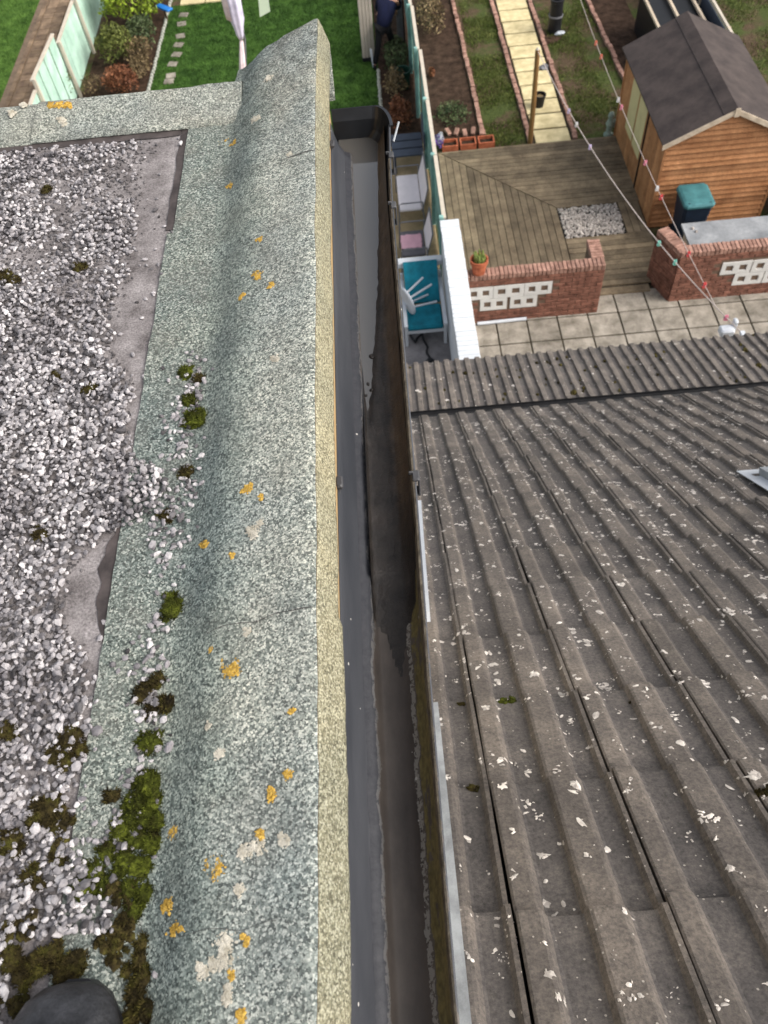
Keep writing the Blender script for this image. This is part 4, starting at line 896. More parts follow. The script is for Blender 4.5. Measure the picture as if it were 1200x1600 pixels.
# ================================================================== GARDEN WALLS, FENCES
bk_me = MB().bevbox((0, 0, 0), (.215, .102, .065), .006).mesh('brick', m_brick)
cp_me = MB().bevbox((0, 0, 0), (.065, .225, .105), .007).mesh('coping_brick', m_brickp)
def brick_run(parent, a, b, z0, courses, skip=None, thick=.21):
    a, b = Vector((*a, 0)), Vector((*b, 0)); d = b-a; L = d.length; t = d/L; ang = math.atan2(d.y, d.x); nn = Vector((-t.y, t.x, 0))
    MB().box(tuple((a+b)/2+nn*thick/2+Vector((0, 0, z0+courses*.0375))), (L-.02, thick-.02, courses*.075), ang).obj('mortar_core', m_mortar, parent)
    n = max(1, round(L/.225)); st = L/n
    for c in range(courses):
        off = .5 if c % 2 else 0
        for i in range(n+(1 if off else 0)):
            f0 = max(0, (i-off))*st; f1 = min(L, (i-off+1)*st)
            if f1-f0 < .03: continue
            p = a+t*(f0+f1)/2; zc = z0+.0375+c*.075
            if skip and skip(p.x, zc): continue
            q = p+nn*(.051-.004+random.uniform(-.003, .003)); inst(bk_me, 'brick', parent, (q.x, q.y, zc), (0, 0, ang), ((f1-f0-.010)/.215, 1, 1))
    m = max(1, round(L/.076))
    for i in range(m):
        p = a+t*(L*(i+.5)/m)+nn*thick/2
        inst(cp_me, 'coping_brick', parent, (p.x, p.y, z0+courses*.075+.055+random.uniform(-.006, .006)), (random.uniform(-.03, .03), random.uniform(-.02, .02), ang+random.uniform(-.03, .03)))
def screen_block(parent, x0, x1, z0, z1, y):
    b = MB(); t = .028; w_ = (x1-x0); xm = (x0+x1)/2; hw = w_*.125; hh = (z1-z0)*.24; zc = (z0+z1)/2
    hx = [x0+w_*.27, x0+w_*.73]
    ya, yb = y-.012, y+.09
    b.span((x0, ya, z0), (x1, yb, zc-hh)); b.span((x0, ya, zc+hh), (x1, yb, z1))
    for xa, xb in ((x0, hx[0]-hw), (hx[0]+hw, hx[1]-hw), (hx[1]+hw, x1)): b.span((xa, ya, zc-hh), (xb, yb, zc+hh))
    sb = b.obj('screen_block', m_screen, parent)
    MB().span((x0+.02, y+.06, zc-hh-.01), (x1-.02, y+.095, zc+hh+.01)).obj('dark_backing', m_hole, sb)  # near-black plate stands in for the shade inside the holes
YW = 11.42
wl = thing('brick_wall', 'low red brick wall with white screen blocks beside the terracotta pot', 'wall', (2.6, YW, 0))
B1 = []
for row in ([(741, 460), (757, 459)], [(782, 456), (805, 454)], [(831, 451), (851, 448)], [(761, 477), (781, 474.5)], [(808, 471), (828, 469)]):
    p = [FY(*q_, YW) for q_ in row]; xc = (p[0][0]+p[1][0])/2; zc = (p[0][2]+p[1][2])/2; B1.append((xc-.25, xc+.25, zc-.145, zc+.145))
z1, z2 = np.mean([(b_[2]+b_[3])/2 for b_ in B1[:3]]), np.mean([(b_[2]+b_[3])/2 for b_ in B1[3:]])
B1 = [(1.34 if i == 0 else b_[0], b_[1], (z1 if i < 3 else z2)-(z1-z2)/2+.005, (z1 if i < 3 else z2)+(z1-z2)/2-.005) for i, b_ in enumerate(B1)]
B1[1] = (B1[0][1]+.008, B1[2][0]-.008, B1[1][2], B1[1][3])
sk = lambda x, z: any(b_[0]-.06 < x < b_[1]+.06 and b_[2]-.02 < z < b_[3]+.02 for b_ in B1)
brick_run(wl, (1.32, YW), (3.84, YW), 0, 14, sk)
for b_ in B1: screen_block(wl, *b_, YW)
brick_run(wl, (3.84, YW+.22), (3.84, YW+.72), 0, 14)
wr = thing('brick_wall', 'low red brick wall with white screen blocks below the grey board', 'wall', (6.2, 11.54, 0))
YR = 11.54; B2 = []
for row in ([(1138, 420), (1162, 417)], [(1187, 415), (1210, 412)], [(1156, 437), (1180, 434)], [(1204, 431), (1228, 428)]):
    p = [FY(*q_, YR) for q_ in row]; xc = (p[0][0]+p[1][0])/2; zc = (p[0][2]+p[1][2])/2; B2.append((xc-.27, xc+.27, zc-.10, zc+.10))
sk2 = lambda x, z: any(b_[0]-.06 < x < b_[1]+.06 and b_[2]-.02 < z < b_[3]+.02 for b_ in B2)
z1, z2 = np.mean([(b_[2]+b_[3])/2 for b_ in B2[:2]]), np.mean([(b_[2]+b_[3])/2 for b_ in B2[2:]])
B2 = [(b_[0], b_[1], (z1 if i < 2 else z2)-(z1-z2)/2+.005, (z1 if i < 2 else z2)+(z1-z2)/2-.005) for i, b_ in enumerate(B2)]
brick_run(wr, (5.21, YR), (9.3, YR), 0, 14, sk2)
for b_ in B2: screen_block(wr, *b_, YR)
brick_run(wr, (4.95, 12.25), (5.20, YR+.02), 0, 14)
# white boundary wall
ww = thing('white_wall', 'white painted boundary wall running out from the extension roof', 'wall', (1.1, 10.6, 0))
ZW = 1.55
MB().span((.97, 8.0, 0), (1.26, 12.50, ZW)).obj('wall_body', m_whitew, ww)
wc = MB().bevbox((0, 0, 0), (.345, .102, .07), .006).mesh('coping_brick', m_whitew)
y = 8.05
while y < 12.5:
    inst(wc, 'coping_brick', ww, (1.115+random.uniform(-.004, .004), y, ZW+.033+random.uniform(-.003, .003)), (0, random.uniform(-.01, .01), 0)); y += .107
MB().span((1.262, 8.0, ZW-.06), (1.30, 12.48, ZW-.01)).obj('timber_strip', m_wood, ww)
# fence between the gardens: posts, cap and separate boards per panel
def fence_panel(name, lab, x, y0, y1, z, face, cap, postm, nb, thick=.022, group=None, dx=0., posts=True, flip=1):
    f = thing(name, lab, 'fence', (x, (y0+y1)/2, 0), group)
    st = (y1-y0)/nb
    for i in range(nb):
        ya = y0+i*st; t0 = i/nb; xx = x+dx*(t0+.5/nb)
        MB().bevbox((xx+random.uniform(-.004, .004), ya+st/2, z/2+.03), (thick, st-.012, z-.08), .003).obj('board', face, f)
    MB().box((x+dx/2, (y0+y1)/2, z+.005), (.075, (y1-y0), .035), -math.atan2(dx, y1-y0)).obj('cap_rail', cap, f)
    if posts:
        MB().bevbox((x-flip*.055, y0+.02, (z+.03)/2), (.08, .08, z+.06), .006).obj('post', postm, f)
    return f
fence_panel('fence', 'teal boundary fence panel nearest the white wall', 1.03, 12.55, 14.5, 1.6, m_teal, m_pale, m_teal, 10, flip=1)
fence_panel('fence', 'teal boundary fence panel beside the planters and dark bench', 1.03, 14.52, 16.5, 1.6, m_teal, m_pale, m_teal, 10)
fence_panel('fence', 'teal boundary fence panel ending at the stepped joint', 1.03, 16.52, 18.55, 1.6, m_teal, m_pale, m_teal, 10)
fence_panel('fence', 'teal boundary fence panel beside the person', .98, 18.6, 20.6, 1.6, m_teal, m_pale, m_teal, 10)
fence_panel('fence', 'teal boundary fence panel farthest up the garden', .95, 20.62, 26.5, 1.6, m_teal, m_pale, m_teal, 24)
fence_panel('mint_fence', 'mint fence panel mostly hidden behind the front felt kerb', -7.95, 16.7, 18.85, 1.42, m_mint, m_pale, m_pale, 4, flip=-1)
fence_panel('mint_fence', 'tallest mint fence panel with three board joints at left', -7.95, 18.88, 21.02, 1.62, m_mint, m_pale, m_pale, 4, flip=-1, dx=.1)
fence_panel('mint_fence', 'mint fence panel between the two cream posts', -7.85, 21.08, 23.28, 1.36, m_mint, m_pale, m_pale, 4, flip=-1)
fence_panel('mint_fence', 'shaded mint fence panel behind the bright green bush', -7.84, 23.32, 26.0, 1.36, m_mint, m_pale, m_pale, 4, flip=-1)
# low rail fence on the far right
rf = thing('rail_fence', 'low fence with pale top rail on the far side of the shed', 'fence', (8.1, 18, 0))
for ya, yb in ((13.5, 16.6), (16.75, 18.9), (18.95, 26)):
    MB().box((8.12, (ya+yb)/2, 1.2), (.06, yb-ya, .07)).obj('top_rail', m_pale, rf)
    MB().span((8.11, ya, .05), (8.13, yb, 1.1)).obj('panel', m_slate, rf)
for ya in (13.5, 16.68, 18.92, 21, 23): MB().box((8.12, ya, .62), (.08, .08, 1.24)).obj('post', m_trim, rf)
cf = thing('compost_frame', 'black sheeted compost frame with pale timber posts behind the shed', 'frame', (7.2, 20, 0))
for xx in (6.75, 7.3, 7.85):
    MB().box((xx, 19.55, .5), (.06, .06, 1.0)).obj('post', m_trim, cf); MB().box((xx, 20.6, 1.0), (.06, 2.1, .06)).obj('rail', m_trim, cf)
m_sheet = M('black_sheeting', srgb(18, 19, 22), var=.3, rough=.5)
MB().span((6.77, 19.56, .02), (7.84, 21.6, .93)).obj('sheeting', m_sheet, cf)

# ================================================================== SHED
sh = thing('shed', 'orange timber garden shed with dark felt roof', 'shed', (6.45, 15.4, 0))
X0, X1, Y0, Y1, ZE, ZR, XR = 5.34, 7.58, 13.78, 17.05, 1.88, 2.42, 6.46
MB().span((X0+.03, Y0+.03, .03), (X1-.03, Y1-.03, ZE-.02)).obj('shed_core', m_dark, sh)
gw_ = MB(); z = .03; k = 0
while z < ZR-.05:
    z2 = min(z+.108, ZR-.04)
    def xr_(zz):
        if zz <= ZE: return X0, X1
        t = (zz-ZE)/(ZR-ZE); return X0+(XR-X0)*t, X1+(XR-X1)*t
    (a0, b0), (a1, b1) = xr_(z), xr_(z2)
    MB().add([(a0, Y0-.042, z), (b0, Y0-.042, z), (b1, Y0-.004, z2), (a1, Y0-.004, z2), (a0, Y0+.02, z), (b0, Y0+.02, z), (b1, Y0+.02, z2), (a1, Y0+.02, z2)], [(0, 1, 2, 3), (7, 6, 5, 4), (0, 4, 5, 1), (3, 2, 6, 7), (0, 3, 7, 4), (1, 5, 6, 2)]).obj('gable_board', m_shedw, sh)
    z += .108
y = Y0+.02
while y < Y1-.05:
    y2 = min(y+.145, Y1)
    if not (15.05 < (y+y2)/2 < 16.45): MB().span((X0-.016, y, .03), (X0+.02, y2-.008, ZE)).obj('side_board', m_shedw, sh)
    else: MB().span((X0-.016, y, .03), (X0+.02, y2-.008, .55)).obj('side_board', m_shedw, sh)
    y += .145
wn = MB().span((X0-.02, 15.06, .57), (X0+.005, 16.44, ZE-.03)).obj('window', m_shedw, sh)
MB().span((X0-.028, 15.14, .66), (X0-.021, 15.72, ZE-.10)).obj('pane', m_ply, wn); MB().span((X0-.028, 15.80, .66), (X0-.021, 16.36, ZE-.10)).obj('pane', m_ply, wn)
MB().span((X0-.034, 15.0, .05), (X0-.017, 15.05, ZE)).obj('door_edge', m_hole, sh)
for xx, yy in ((X0-.01, Y0-.012), (X1+.01, Y0-.012), (X0-.01, Y1)): MB().box((xx, yy, ZE/2), (.05, .05, ZE)).obj('corner_trim', m_shedw, sh)
def slope(xa, za, xb, zb, name, mat, y0, y1, t=.03):
    return MB().add([(xa, y0, za), (xb, y0, zb), (xb, y1, zb), (xa, y1, za), (xa, y0, za-t), (xb, y0, zb-t), (xb, y1, zb-t), (xa, y1, za-t)], [(0, 1, 2, 3), (7, 6, 5, 4), (0, 4, 5, 1), (2, 6, 7, 3), (0, 3, 7, 4), (1, 5, 6, 2)])
ov = .10; sL = (ZR-ZE)/(XR-X0); sR = (ZR-ZE)/(X1-XR)
rfl = slope(X0-ov, ZE-ov*sL+.05, XR, ZR+.05, '', None, Y0-.06, Y1+.25).obj('roof', m_shedf, sh)
slope(XR, ZR+.05, X1+ov, ZE-ov*sR+.05, '', None, Y0-.06, Y1+.25).obj('roof', m_shedf, sh)
slope(XR-.22, ZR+.05-.22*sL+.012, XR, ZR+.062, '', None, Y0-.065, Y1+.255, .01).obj('felt_strip', m_shedf, rfl)
slope(XR, ZR+.062, XR+.05, ZR+.062-.05*sR, '', None, Y0-.065, Y1+.255, .01).obj('felt_strip', m_shedf, rfl)
for s_, xe, sl_ in ((-1, X0-ov, sL), (1, X1+ov, sR)):
    za = ZE-ov*sl_
    MB().add([(xe, Y0-.085, za-.05), (XR, Y0-.085, ZR-.05), (XR, Y0-.085, ZR+.045), (xe, Y0-.085, za+.045), (xe, Y0-.062, za-.05), (XR, Y0-.062, ZR-.05), (XR, Y0-.062, ZR+.045), (xe, Y0-.062, za+.045)], [(0, 1, 2, 3), (7, 6, 5, 4), (0, 4, 5, 1), (2, 6, 7, 3), (0, 3, 7, 4), (1, 5, 6, 2)]).obj('barge_board', m_trim, sh)
MB().box((XR, Y0-.095, ZR-.01), (.09, .014, .16)).obj('finial', m_trim, sh)

# ================================================================== THINGS AROUND THE SHED
bn = thing('wheelie_bin', 'dark bin with teal lid standing against the shed', 'bin', (5.95, 13.3, 0))
S = []
for zz, hw, hd in ((.04, .21, .24), (.5, .24, .28), (.98, .275, .325)):
    S.append([(5.95+x_*hw, 13.3+y_*hd, zz) for x_, y_ in ((-1, -.8), (-.8, -1), (.8, -1), (1, -.8), (1, .8), (.8, 1), (-.8, 1), (-1, .8))])
MB().loft(S).obj('body', m_binb, bn)
S = []
for zz, k in ((.985, 1.0), (1.03, 1.02), (1.06, .96), (1.075, .80)):
    S.append([(5.95+x_*.295*k, 13.29+y_*.345*k, zz) for x_, y_ in ((-1, -.8), (-.8, -1), (.8, -1), (1, -.8), (1, .8), (.8, 1), (-.8, 1), (-1, .8))])
ld = MB().loft(S).obj('lid', m_binl, bn)
for xx in (5.76, 6.14): MB().box((xx, 13.03, 1.068), (.05, .06, .012)).obj('grip', m_binb, ld)
MB().tube([(5.72, 13.66, .98), (6.18, 13.66, .98)], .018, 8).obj('handle', m_binb, bn)
for xx in (5.74, 6.16): MB().tube([(xx-.025, 13.56, .1), (xx+.025, 13.56, .1)], .1, 14).obj('wheel', m_black, bn)
gb = thing('storage_box', 'grey topped low box behind the right brick wall', 'box', (6.6, 12.4, 0))
MB().span((5.62, 12.02, .0), (8.0, 12.60, .86)).obj('body', m_trim, gb)
MB().span((5.54, 11.96, .865), (8.05, 12.66, .91)).obj('top', m_board, gb)
for i, (a, b_) in enumerate(((1082, 357), (1088, 362))):
    p = G(a, b_, .92); MB().blob(tuple(p), .03, i, .2).obj('pebble', m_peb, gb)
post = thing('clothes_post', 'brown timber clothes post at the near end of the slab path', 'post', (3.40, 17.09, 0))
MB().tube([(3.40, 17.09, -.02), (3.41, 17.09, 1.0), (3.40, 17.09, 2.12)], [.058, .055, .05], 10).obj('pole', m_wood, post); MB().tube([(3.40, 17.09, 2.12), (3.40, 17.09, 2.16)], [.045, .02], 10).obj('cap', m_pale, post)
def lerp(a, b, t): return a+(b-a)*t
def sagline(a, b, sag, n=60): return [Vector(a).lerp(Vector(b), i/n)-Vector((0, 0, 4*sag*(i/n)*(1-i/n))) for i in range(n+1)]
E2 = G(1160, 521, 2.5); L2 = sagline((3.40, 17.03, 2.10), tuple(E2), .42)
w2 = thing('washing_line', 'thick pale washing line from the brown post to the house', 'line', tuple(E2)); MB().tube(L2, .009, 6).obj('rope', m_rope, w2)
MB().box((E2[0], E2[1]-.02, E2[2]), (.06, .1, .05)).obj('hook', m_upvc, w2)
far1 = G(842, -215, 2.4); near1 = L2[55]; L1 = sagline(tuple(far1), tuple(near1), .55)
w1 = thing('washing_line', 'thin washing line hung with red and pink pegs', 'line', tuple(near1)); MB().tube(L1, .006, 6).obj('rope', m_rope, w1)
MB().tube([(far1[0], far1[1], 0), (far1[0], far1[1], 2.25)], .05, 8).obj('pole', m_wood, w1)
def peg(L, px_, py_, colr, lab, grp):
    p = min(L, key=lambda q_: abs(proj(q_)[1]-py_)); i = L.index(p); t = (L[min(i+1, len(L)-1)]-L[max(0, i-1)]).normalized()
    o = thing('clothes_peg', lab, 'peg', tuple(p), grp)
    for s_ in (-1, 1):
        MB().add([p+Vector((s_*.006+a_*.0, 0, 0))+Vector((x_*.022, y_*.022, z_*.85)) for x_, y_, z_, a_ in ((-1, -1, -.055, 0), (1, -1, -.055, 0), (1, 1, -.055, 0), (-1, 1, -.055, 0), (-.6, -.6, .05, 0), (.6, -.6, .05, 0), (.6, .6, .05, 0), (-.6, .6, .05, 0))], BF).obj('jaw', m_pegs[colr], o)
    MB().tube([p+Vector((-.035, 0, 0)), p+Vector((.035, 0, 0))], .012, 6).obj('spring', m_metal, o)
for px_, py_, c_, lab in ((880, 175, 'lilac', 'lilac peg nearest the brown post on the thick line'), (889, 196, 'white', 'white peg second from the brown post on the thick line'), (905, 226, 'lilac', 'lilac peg over the decking edge on the thick line'), (1028, 382, 'mint', 'upper mint peg on the thick line by the wall gap'), (1045, 406, 'mint', 'lower mint peg on the thick line by the wall gap'), (1131, 493, 'pink', 'pink peg near the house end of the thick line')): peg(L2, px_, py_, c_, lab, 'pegs on the thick line')
for px_, py_, c_, lab in ((921, 62, 'coral', 'topmost coral peg on the thin line'), (938, 92, 'coral', 'coral peg second down the thin line'), (958, 158, 'white', 'white peg on the thin line left of the shed'), (965, 172, 'pink', 'pink peg beside the white peg left of the shed'), (1002, 248, 'pink', 'pink peg in front of the shed side boards'), (1022, 293, 'white', 'small white peg in front of the shed corner'), (1027, 304, 'red', 'red peg just left of the bin lid'), (1077, 400, 'red', 'red peg in front of the right brick wall coping'), (1106, 452, 'red', 'red peg lowest on the thin line')): peg(L1, px_, py_, c_, lab, 'pegs on the thin line')
bx = thing('drain_hopper', 'small white plastic box by the house end of the line', 'box', tuple(G(1135, 518, 2.3)))
p = G(1135, 517, 2.3); MB().bevbox(tuple(p), (.20, .16, .12), .02).obj('body', m_upvc, bx); MB().bevbox((p[0]+.12, p[1]+.06, p[2]+.03), (.06, .10, .24), .015).obj('spout', m_upvc, bx)
# black chimney pipe, white scrap, bucket
pp = G(866, 50); cp = thing('chimney_pot', 'tall black open pipe standing in the muddy grass', 'pipe', tuple(pp))
MB().lathe([(.0, .0), (.17, .0), (.165, .75), (.18, .76), (.18, .82), (.145, .82), (.14, .1), (.0, .1)], tuple(pp), 24).obj('pipe', m_black, cp, False)
MB().lathe([(.168, .40), (.185, .40), (.185, .44), (.168, .44)], tuple(pp), 24).obj('collar', m_metal, cp)
p = G(874, 55); sc_ = thing('plastic_scrap', 'white plastic scrap at the foot of the black pipe', 'scrap', tuple(p))
MB().blob((p[0], p[1], .05), (.13, .08, .05), 4, .3).obj('scrap', m_upvc, sc_)
p = G(858, 62); tag(MB().blob((p[0], p[1], .01), (.34, .26, .03), 9, .3, 14, 6).obj('dark_mound', m_soil), 'dark low mound round the foot of the black pipe', 'heap')  # flat dark mound at the pipe foot
p = G(842, 168); bu = thing('bucket', 'black plastic pot of dry compost on the slab path', 'pot', tuple(p))
MB().lathe([(0, .015), (.10, .015), (.135, .30), (.148, .30), (.148, .325), (.128, .325), (.122, .25), (0, .25)], tuple(p), 20).obj('pot', m_black, bu); MB().blob((p[0], p[1], p[2]+.25), (.118, .118, .03), 3, .2).obj('compost', m_leaf4, bu)
p = G(850, 108); tag(MB().blob((p[0], p[1], .05), (.13, .10, .06), 8, .35, 9, 6).obj('peg_bag', m_metal), 'grey peg bag lying on the slab path', 'bag')
p = G(950, 212); st_ = thing('garden_ornament', 'small verdigris garden ornament at the decking corner', 'ornament', tuple(p)); m_verd = M('verdigris', srgb(120, 138, 128), srgb(160, 172, 160), scale=20, rough=.8)
MB().lathe([(0, 0), (.11, 0), (.11, .05), (.06, .08), (.07, .22), (.10, .30), (.06, .38), (.05, .42), (.075, .48), (.05, .55), (0, .57)], tuple(p), 14).obj('figure', m_verd, st_, True); MB().blob((p[0]+.09, p[1], .30), (.05, .05, .10), 2).obj('arm', m_verd, st_, True)
# planters
for i, (xa, lab) in enumerate(((1.38, 'left terracotta trough of three at the soil bed'), (1.80, 'middle terracotta trough of three at the soil bed'), (2.22, 'right terracotta trough of three at the soil bed'))):
    t_ = thing('planter_trough', lab, 'planter', (xa+.18, 17.22, 0), 'terracotta troughs'); b = MB()
    for a, b_ in (((xa, 17.08, 0), (xa+.37, 17.11, .14)), ((xa, 17.35, 0), (xa+.37, 17.38, .14)), ((xa, 17.11, 0), (xa+.03, 17.35, .14)), ((xa+.34, 17.11, 0), (xa+.37, 17.35, .14))): b.span(a, b_)
    b.obj('trough', m_terra, t_); MB().span((xa+.03, 17.11, .01), (xa+.34, 17.35, .07)).obj('soil', m_soil, t_)
for i in range(5):
    b = bk_me; p = G(700+i*13, 212-random.uniform(0, 5)); o = inst(MB().bevbox((0, 0, 0), (.10, .20, .07), .01).mesh('loose_brick', m_brickp), 'loose_brick', None, (p[0], p[1], .07), (.25, 0, random.uniform(-.4, .4)))
    tag(o, ('leftmost of the loose bricks tipped behind the troughs', 'second loose brick from the left behind the troughs', 'middle loose brick of five behind the troughs', 'second loose brick from the right behind the troughs', 'rightmost of the loose bricks tipped behind the troughs')[i], 'brick', 'loose bricks behind the troughs')

# ================================================================== PLANTS
def foliage(mb, c, r, n, size, seed, flat=.5, hollow=.35):
    rd = np.random.default_rng(seed); d = rd.normal(size=(n, 3)); d /= np.linalg.norm(d, axis=1)[:, None]; d[:, 2] = np.where(d[:, 2] < -.3, -d[:, 2], d[:, 2])
    rad = rd.uniform(hollow, 1, n)**.6; V = []; lump = np.array([1+.30*mnoise.noise(Vector(q*2.3+seed)) for q in d])
    P = np.array(c)+d*np.array(r)*(rad*lump)[:, None]; P[:, 2] = np.maximum(P[:, 2], .02)
    a = rd.normal(size=(n, 3)); a /= np.linalg.norm(a, axis=1)[:, None]; b = np.cross(a, rd.normal(size=(n, 3))); b /= np.linalg.norm(b, axis=1)[:, None]
    s = size*rd.uniform(.6, 1.4, n)[:, None]
    V = np.stack([P-a*s, P+b*s*flat, P+a*s, P-b*s*flat], 1).reshape(-1, 3); return V, np.arange(4*n).reshape(-1, 4)
def bush(name, lab, px_, py_, r, mat, n=1600, size=.045, seed=1, stems=6, zc=None, xyz=None, group=None):
    p = np.array(xyz) if xyz is not None else G(px_, py_); t = thing(name, lab, 'shrub', tuple(p), group); zc = r[2]*.9 if zc is None else zc
    V, F = foliage(None, (p[0], p[1], zc), r, n, size, seed); inst(npmesh('foliage', V, F, mat), 'foliage', t)
    rd = random.Random(seed); mb = MB()
    for i in range(stems):
        a = rd.uniform(0, 6.28); e = (p[0]+r[0]*.8*math.cos(a), p[1]+r[1]*.8*math.sin(a), zc+r[2]*rd.uniform(.2, .9)); mb.tube([tuple(p), (lerp(p[0], e[0], .5)+.05, lerp(p[1], e[1], .5), e[2]*.6), e], [.018, .012, .005], 5)
    mb.obj('stem', m_bark, t); return t
bush('green_bush', 'large bright green bush beside the shaded mint fence', 0, 0, (.92, 1.15, .9), m_leaf1, 4600, .048, 1, 10, xyz=(-6.6, 24.6, 0))
bush('green_bush', 'dark leafy shrub at the top edge near the blue tray', 0, 0, (.5, .6, .5), m_leaf5, 1200, .05, 2, 8, xyz=(-6.3, 25.6, 0))
bush('green_bush', 'round olive shrub below the bright green bush', 190, 100, (.52, .55, .52), m_leaf2, 2200, .038, 3)
bush('green_bush', 'dark leafy shrub under the bright bush near the white kerb', 0, 0, (.40, .75, .42), m_leaf5, 1500, .04, 15, 10, xyz=(-6.35, 23.3, 0))
bush('brown_shrub', 'low dry undergrowth between russet shrub and white kerb', 0, 0, (.30, .7, .22), m_leaf4, 800, .035, 16, 10, xyz=(-6.25, 21.9, 0))
bush('russet_bush', 'russet brown shrub close above the front felt kerb', 195, 145, (.46, .46, .34), m_leaf3, 1700, .036, 4)
bush('brown_shrub', 'dry brown twiggy shrub between bush and white kerb', 222, 100, (.35, .6, .35), m_leaf4, 700, .035, 5, 14)
bush('brown_shrub', 'sparse olive twigs against the lower mint fence', 112, 158, (.26, .45, .5), m_leaf2, 420, .028, 6, 14)
bush('brown_shrub', 'thin yellowish stalks right of the cream fence post', 150, 150, (.28, .3, .3), m_leaf4, 380, .03, 7, 10)
bush('green_bush', 'low dull green plants beside the person', 0, 0, (.34, .9, .30), m_leaf5, 1100, .04, 8, xyz=(.55, 21.0, 0))
bush('brown_shrub', 'dry brown plant in the bed beyond the gutter end', 0, 0, (.30, .55, .28), m_leaf3, 800, .04, 9, 12, xyz=(.50, 18.4, 0))
bush('brown_shrub', 'yellowing stalks in the narrow bed by the teal fence', 0, 0, (.28, .55, .34), m_leaf4, 700, .035, 10, 14, xyz=(.45, 19.6, 0))
bush('brown_shrub', 'brown leaf litter plants at the far end of the soil bed', 0, 0, (.40, 1.2, .22), m_leaf4, 900, .04, 11, 10, xyz=(1.6, 23.2, 0))
bush('green_bush', 'low green weeds at the near end of the soil bed', 0, 0, (.42, .55, .10), m_leaf5, 800, .03, 12, 2, xyz=(1.75, 18.5, 0))
bush('brown_shrub', 'orange leaved small plant against the pale fence cap', 675, 120, (.07, .14, .12), m_leaf3, 160, .04, 13, 3)
p = np.array([.66, 20.0, 0]); wb = thing('green_tub', 'dark green plastic tub beside the teal fence', 'tub', tuple(p)); m_gt = M('dark_green_plastic', srgb(22, 58, 46), var=.2, rough=.5)
MB().lathe([(0, .01), (.15, .01), (.19, .42), (.21, .42), (.21, .45), (.17, .45), (.15, .3), (0, .3)], tuple(p), 18).obj('tub', m_gt, wb); MB().blob((p[0], p[1], .3), (.15, .15, .03), 1).obj('soil', m_soil, wb)
fl = thing('flowering_plant', 'purple and white flowers left of the terracotta troughs', 'flowers', (1.30, 17.25, 0)); V, F = foliage(None, (1.30, 17.2, .18), (.11, .18, .17), 220, .035, 31); inst(npmesh('petals', V, F, m_purple), 'petals', fl)
V, F = foliage(None, (1.33, 17.22, .22), (.10, .17, .17), 120, .032, 32); inst(npmesh('pale_petals', V, F, m_upvc), 'pale_petals', fl)
for nm, lab, (a, b_) in (('stone_edging', 'whitewashed edging stones along the left lawn border', ((-5.98, 20.6), (-5.86, 26.2))), ('stone_edging', 'mottled white edging stones along the bed by the person', ((.03, 18.0), (.06, 21.0)))):
    e = thing(nm, lab, 'edging', (*a, 0)); k = int((b_[1]-a[1])/.16); em = MB().blob((0, 0, 0), (.045, .085, .05), 3, .18, 8, 5).mesh('edging_stone', M('edging_'+lab[:5], srgb(196, 196, 186), srgb(150, 152, 140), scale=9, rough=.9))
    for i in range(k): inst(em, 'edging_stone', e, (lerp(a[0], b_[0], i/k)+random.uniform(-.01, .01), lerp(a[1], b_[1], i/k), .03), (0, 0, random.uniform(-.2, .2)))
sm = MB().bevbox((0, 0, 0), (.26, .24, .03), .008).mesh('stepping_stone', m_slab)
sp_ = kind(bpy.data.objects.new('stepping_path', None), 'structure'); C.objects.link(sp_)
for (a, b_) in ((264, 128), (267, 119), (270, 101), (276, 86), (279, 71), (282, 57), (284, 38), (287, 24)):
    p = G(a, b_); inst(sm, 'stepping_stone', sp_, (p[0], p[1], .012), (0, 0, random.uniform(-.3, .3)))
for i in range(9): inst(MB().bevbox((0, 0, 0), (.72, .58, .05), .008).mesh('slab', m_cream) if i == 0 else bpy.data.meshes['slab.002'] if 'slab.002' in bpy.data.meshes else ps_me, 'slab', sp_, (-5.2+i*.75, 25.85, .012), (0, 0, random.uniform(-.02, .02)))
bt_ = G(256, 12, .35); t_ = thing('blue_tray', 'bright blue plastic tray beside the lawn kerb', 'tray', tuple(bt_)); b = MB(); b.bevbox(tuple(bt_), (.55, .20, .05), .01, -.75); b.obj('tray', m_blue, t_); MB().tube([(bt_[0], bt_[1], 0), tuple(bt_)], .03, 6).obj('leg', m_bark, t_)

# ================================================================== CACTUS POT, WHITE PIPE
p = np.array([1.56, YW+.10, 14*.075+.115]); pt = thing('cactus_pot', 'terracotta pot of cactus on the brick wall end', 'pot', tuple(p))
MB().lathe([(0, .0), (.11, .0), (.142, .22), (.160, .22), (.165, .30), (.140, .30), (.13, .24), (0, .24)], tuple(p), 22).obj('pot', m_terra, pt)
MB().blob((p[0], p[1], p[2]+.235), (.128, .128, .02), 3, .1).obj('soil', m_soil, pt)
for i in range(9):
    a = i*.75; q_ = (p[0]+.075*math.cos(a)*(i > 0), p[1]+.075*math.sin(a)*(i > 0), p[2]+.24); MB().tube([q_, (q_[0]+.01, q_[1], q_[2]+.08), (q_[0]+.02*math.cos(a), q_[1]+.02*math.sin(a), q_[2]+random.uniform(.14, .20))], [.028, .032, .012], 7).obj('cactus_stem', m_cactus, pt)
a, b_ = G(746, 510), G(822, 502); t_ = thing('plastic_pipe', 'white plastic pipe lying at the foot of the brick wall', 'pipe', tuple(a)); MB().tube([(a[0], a[1]-.0, .07), (b_[0], b_[1], .07)], .033, 10).obj('pipe', m_upvc, t_)

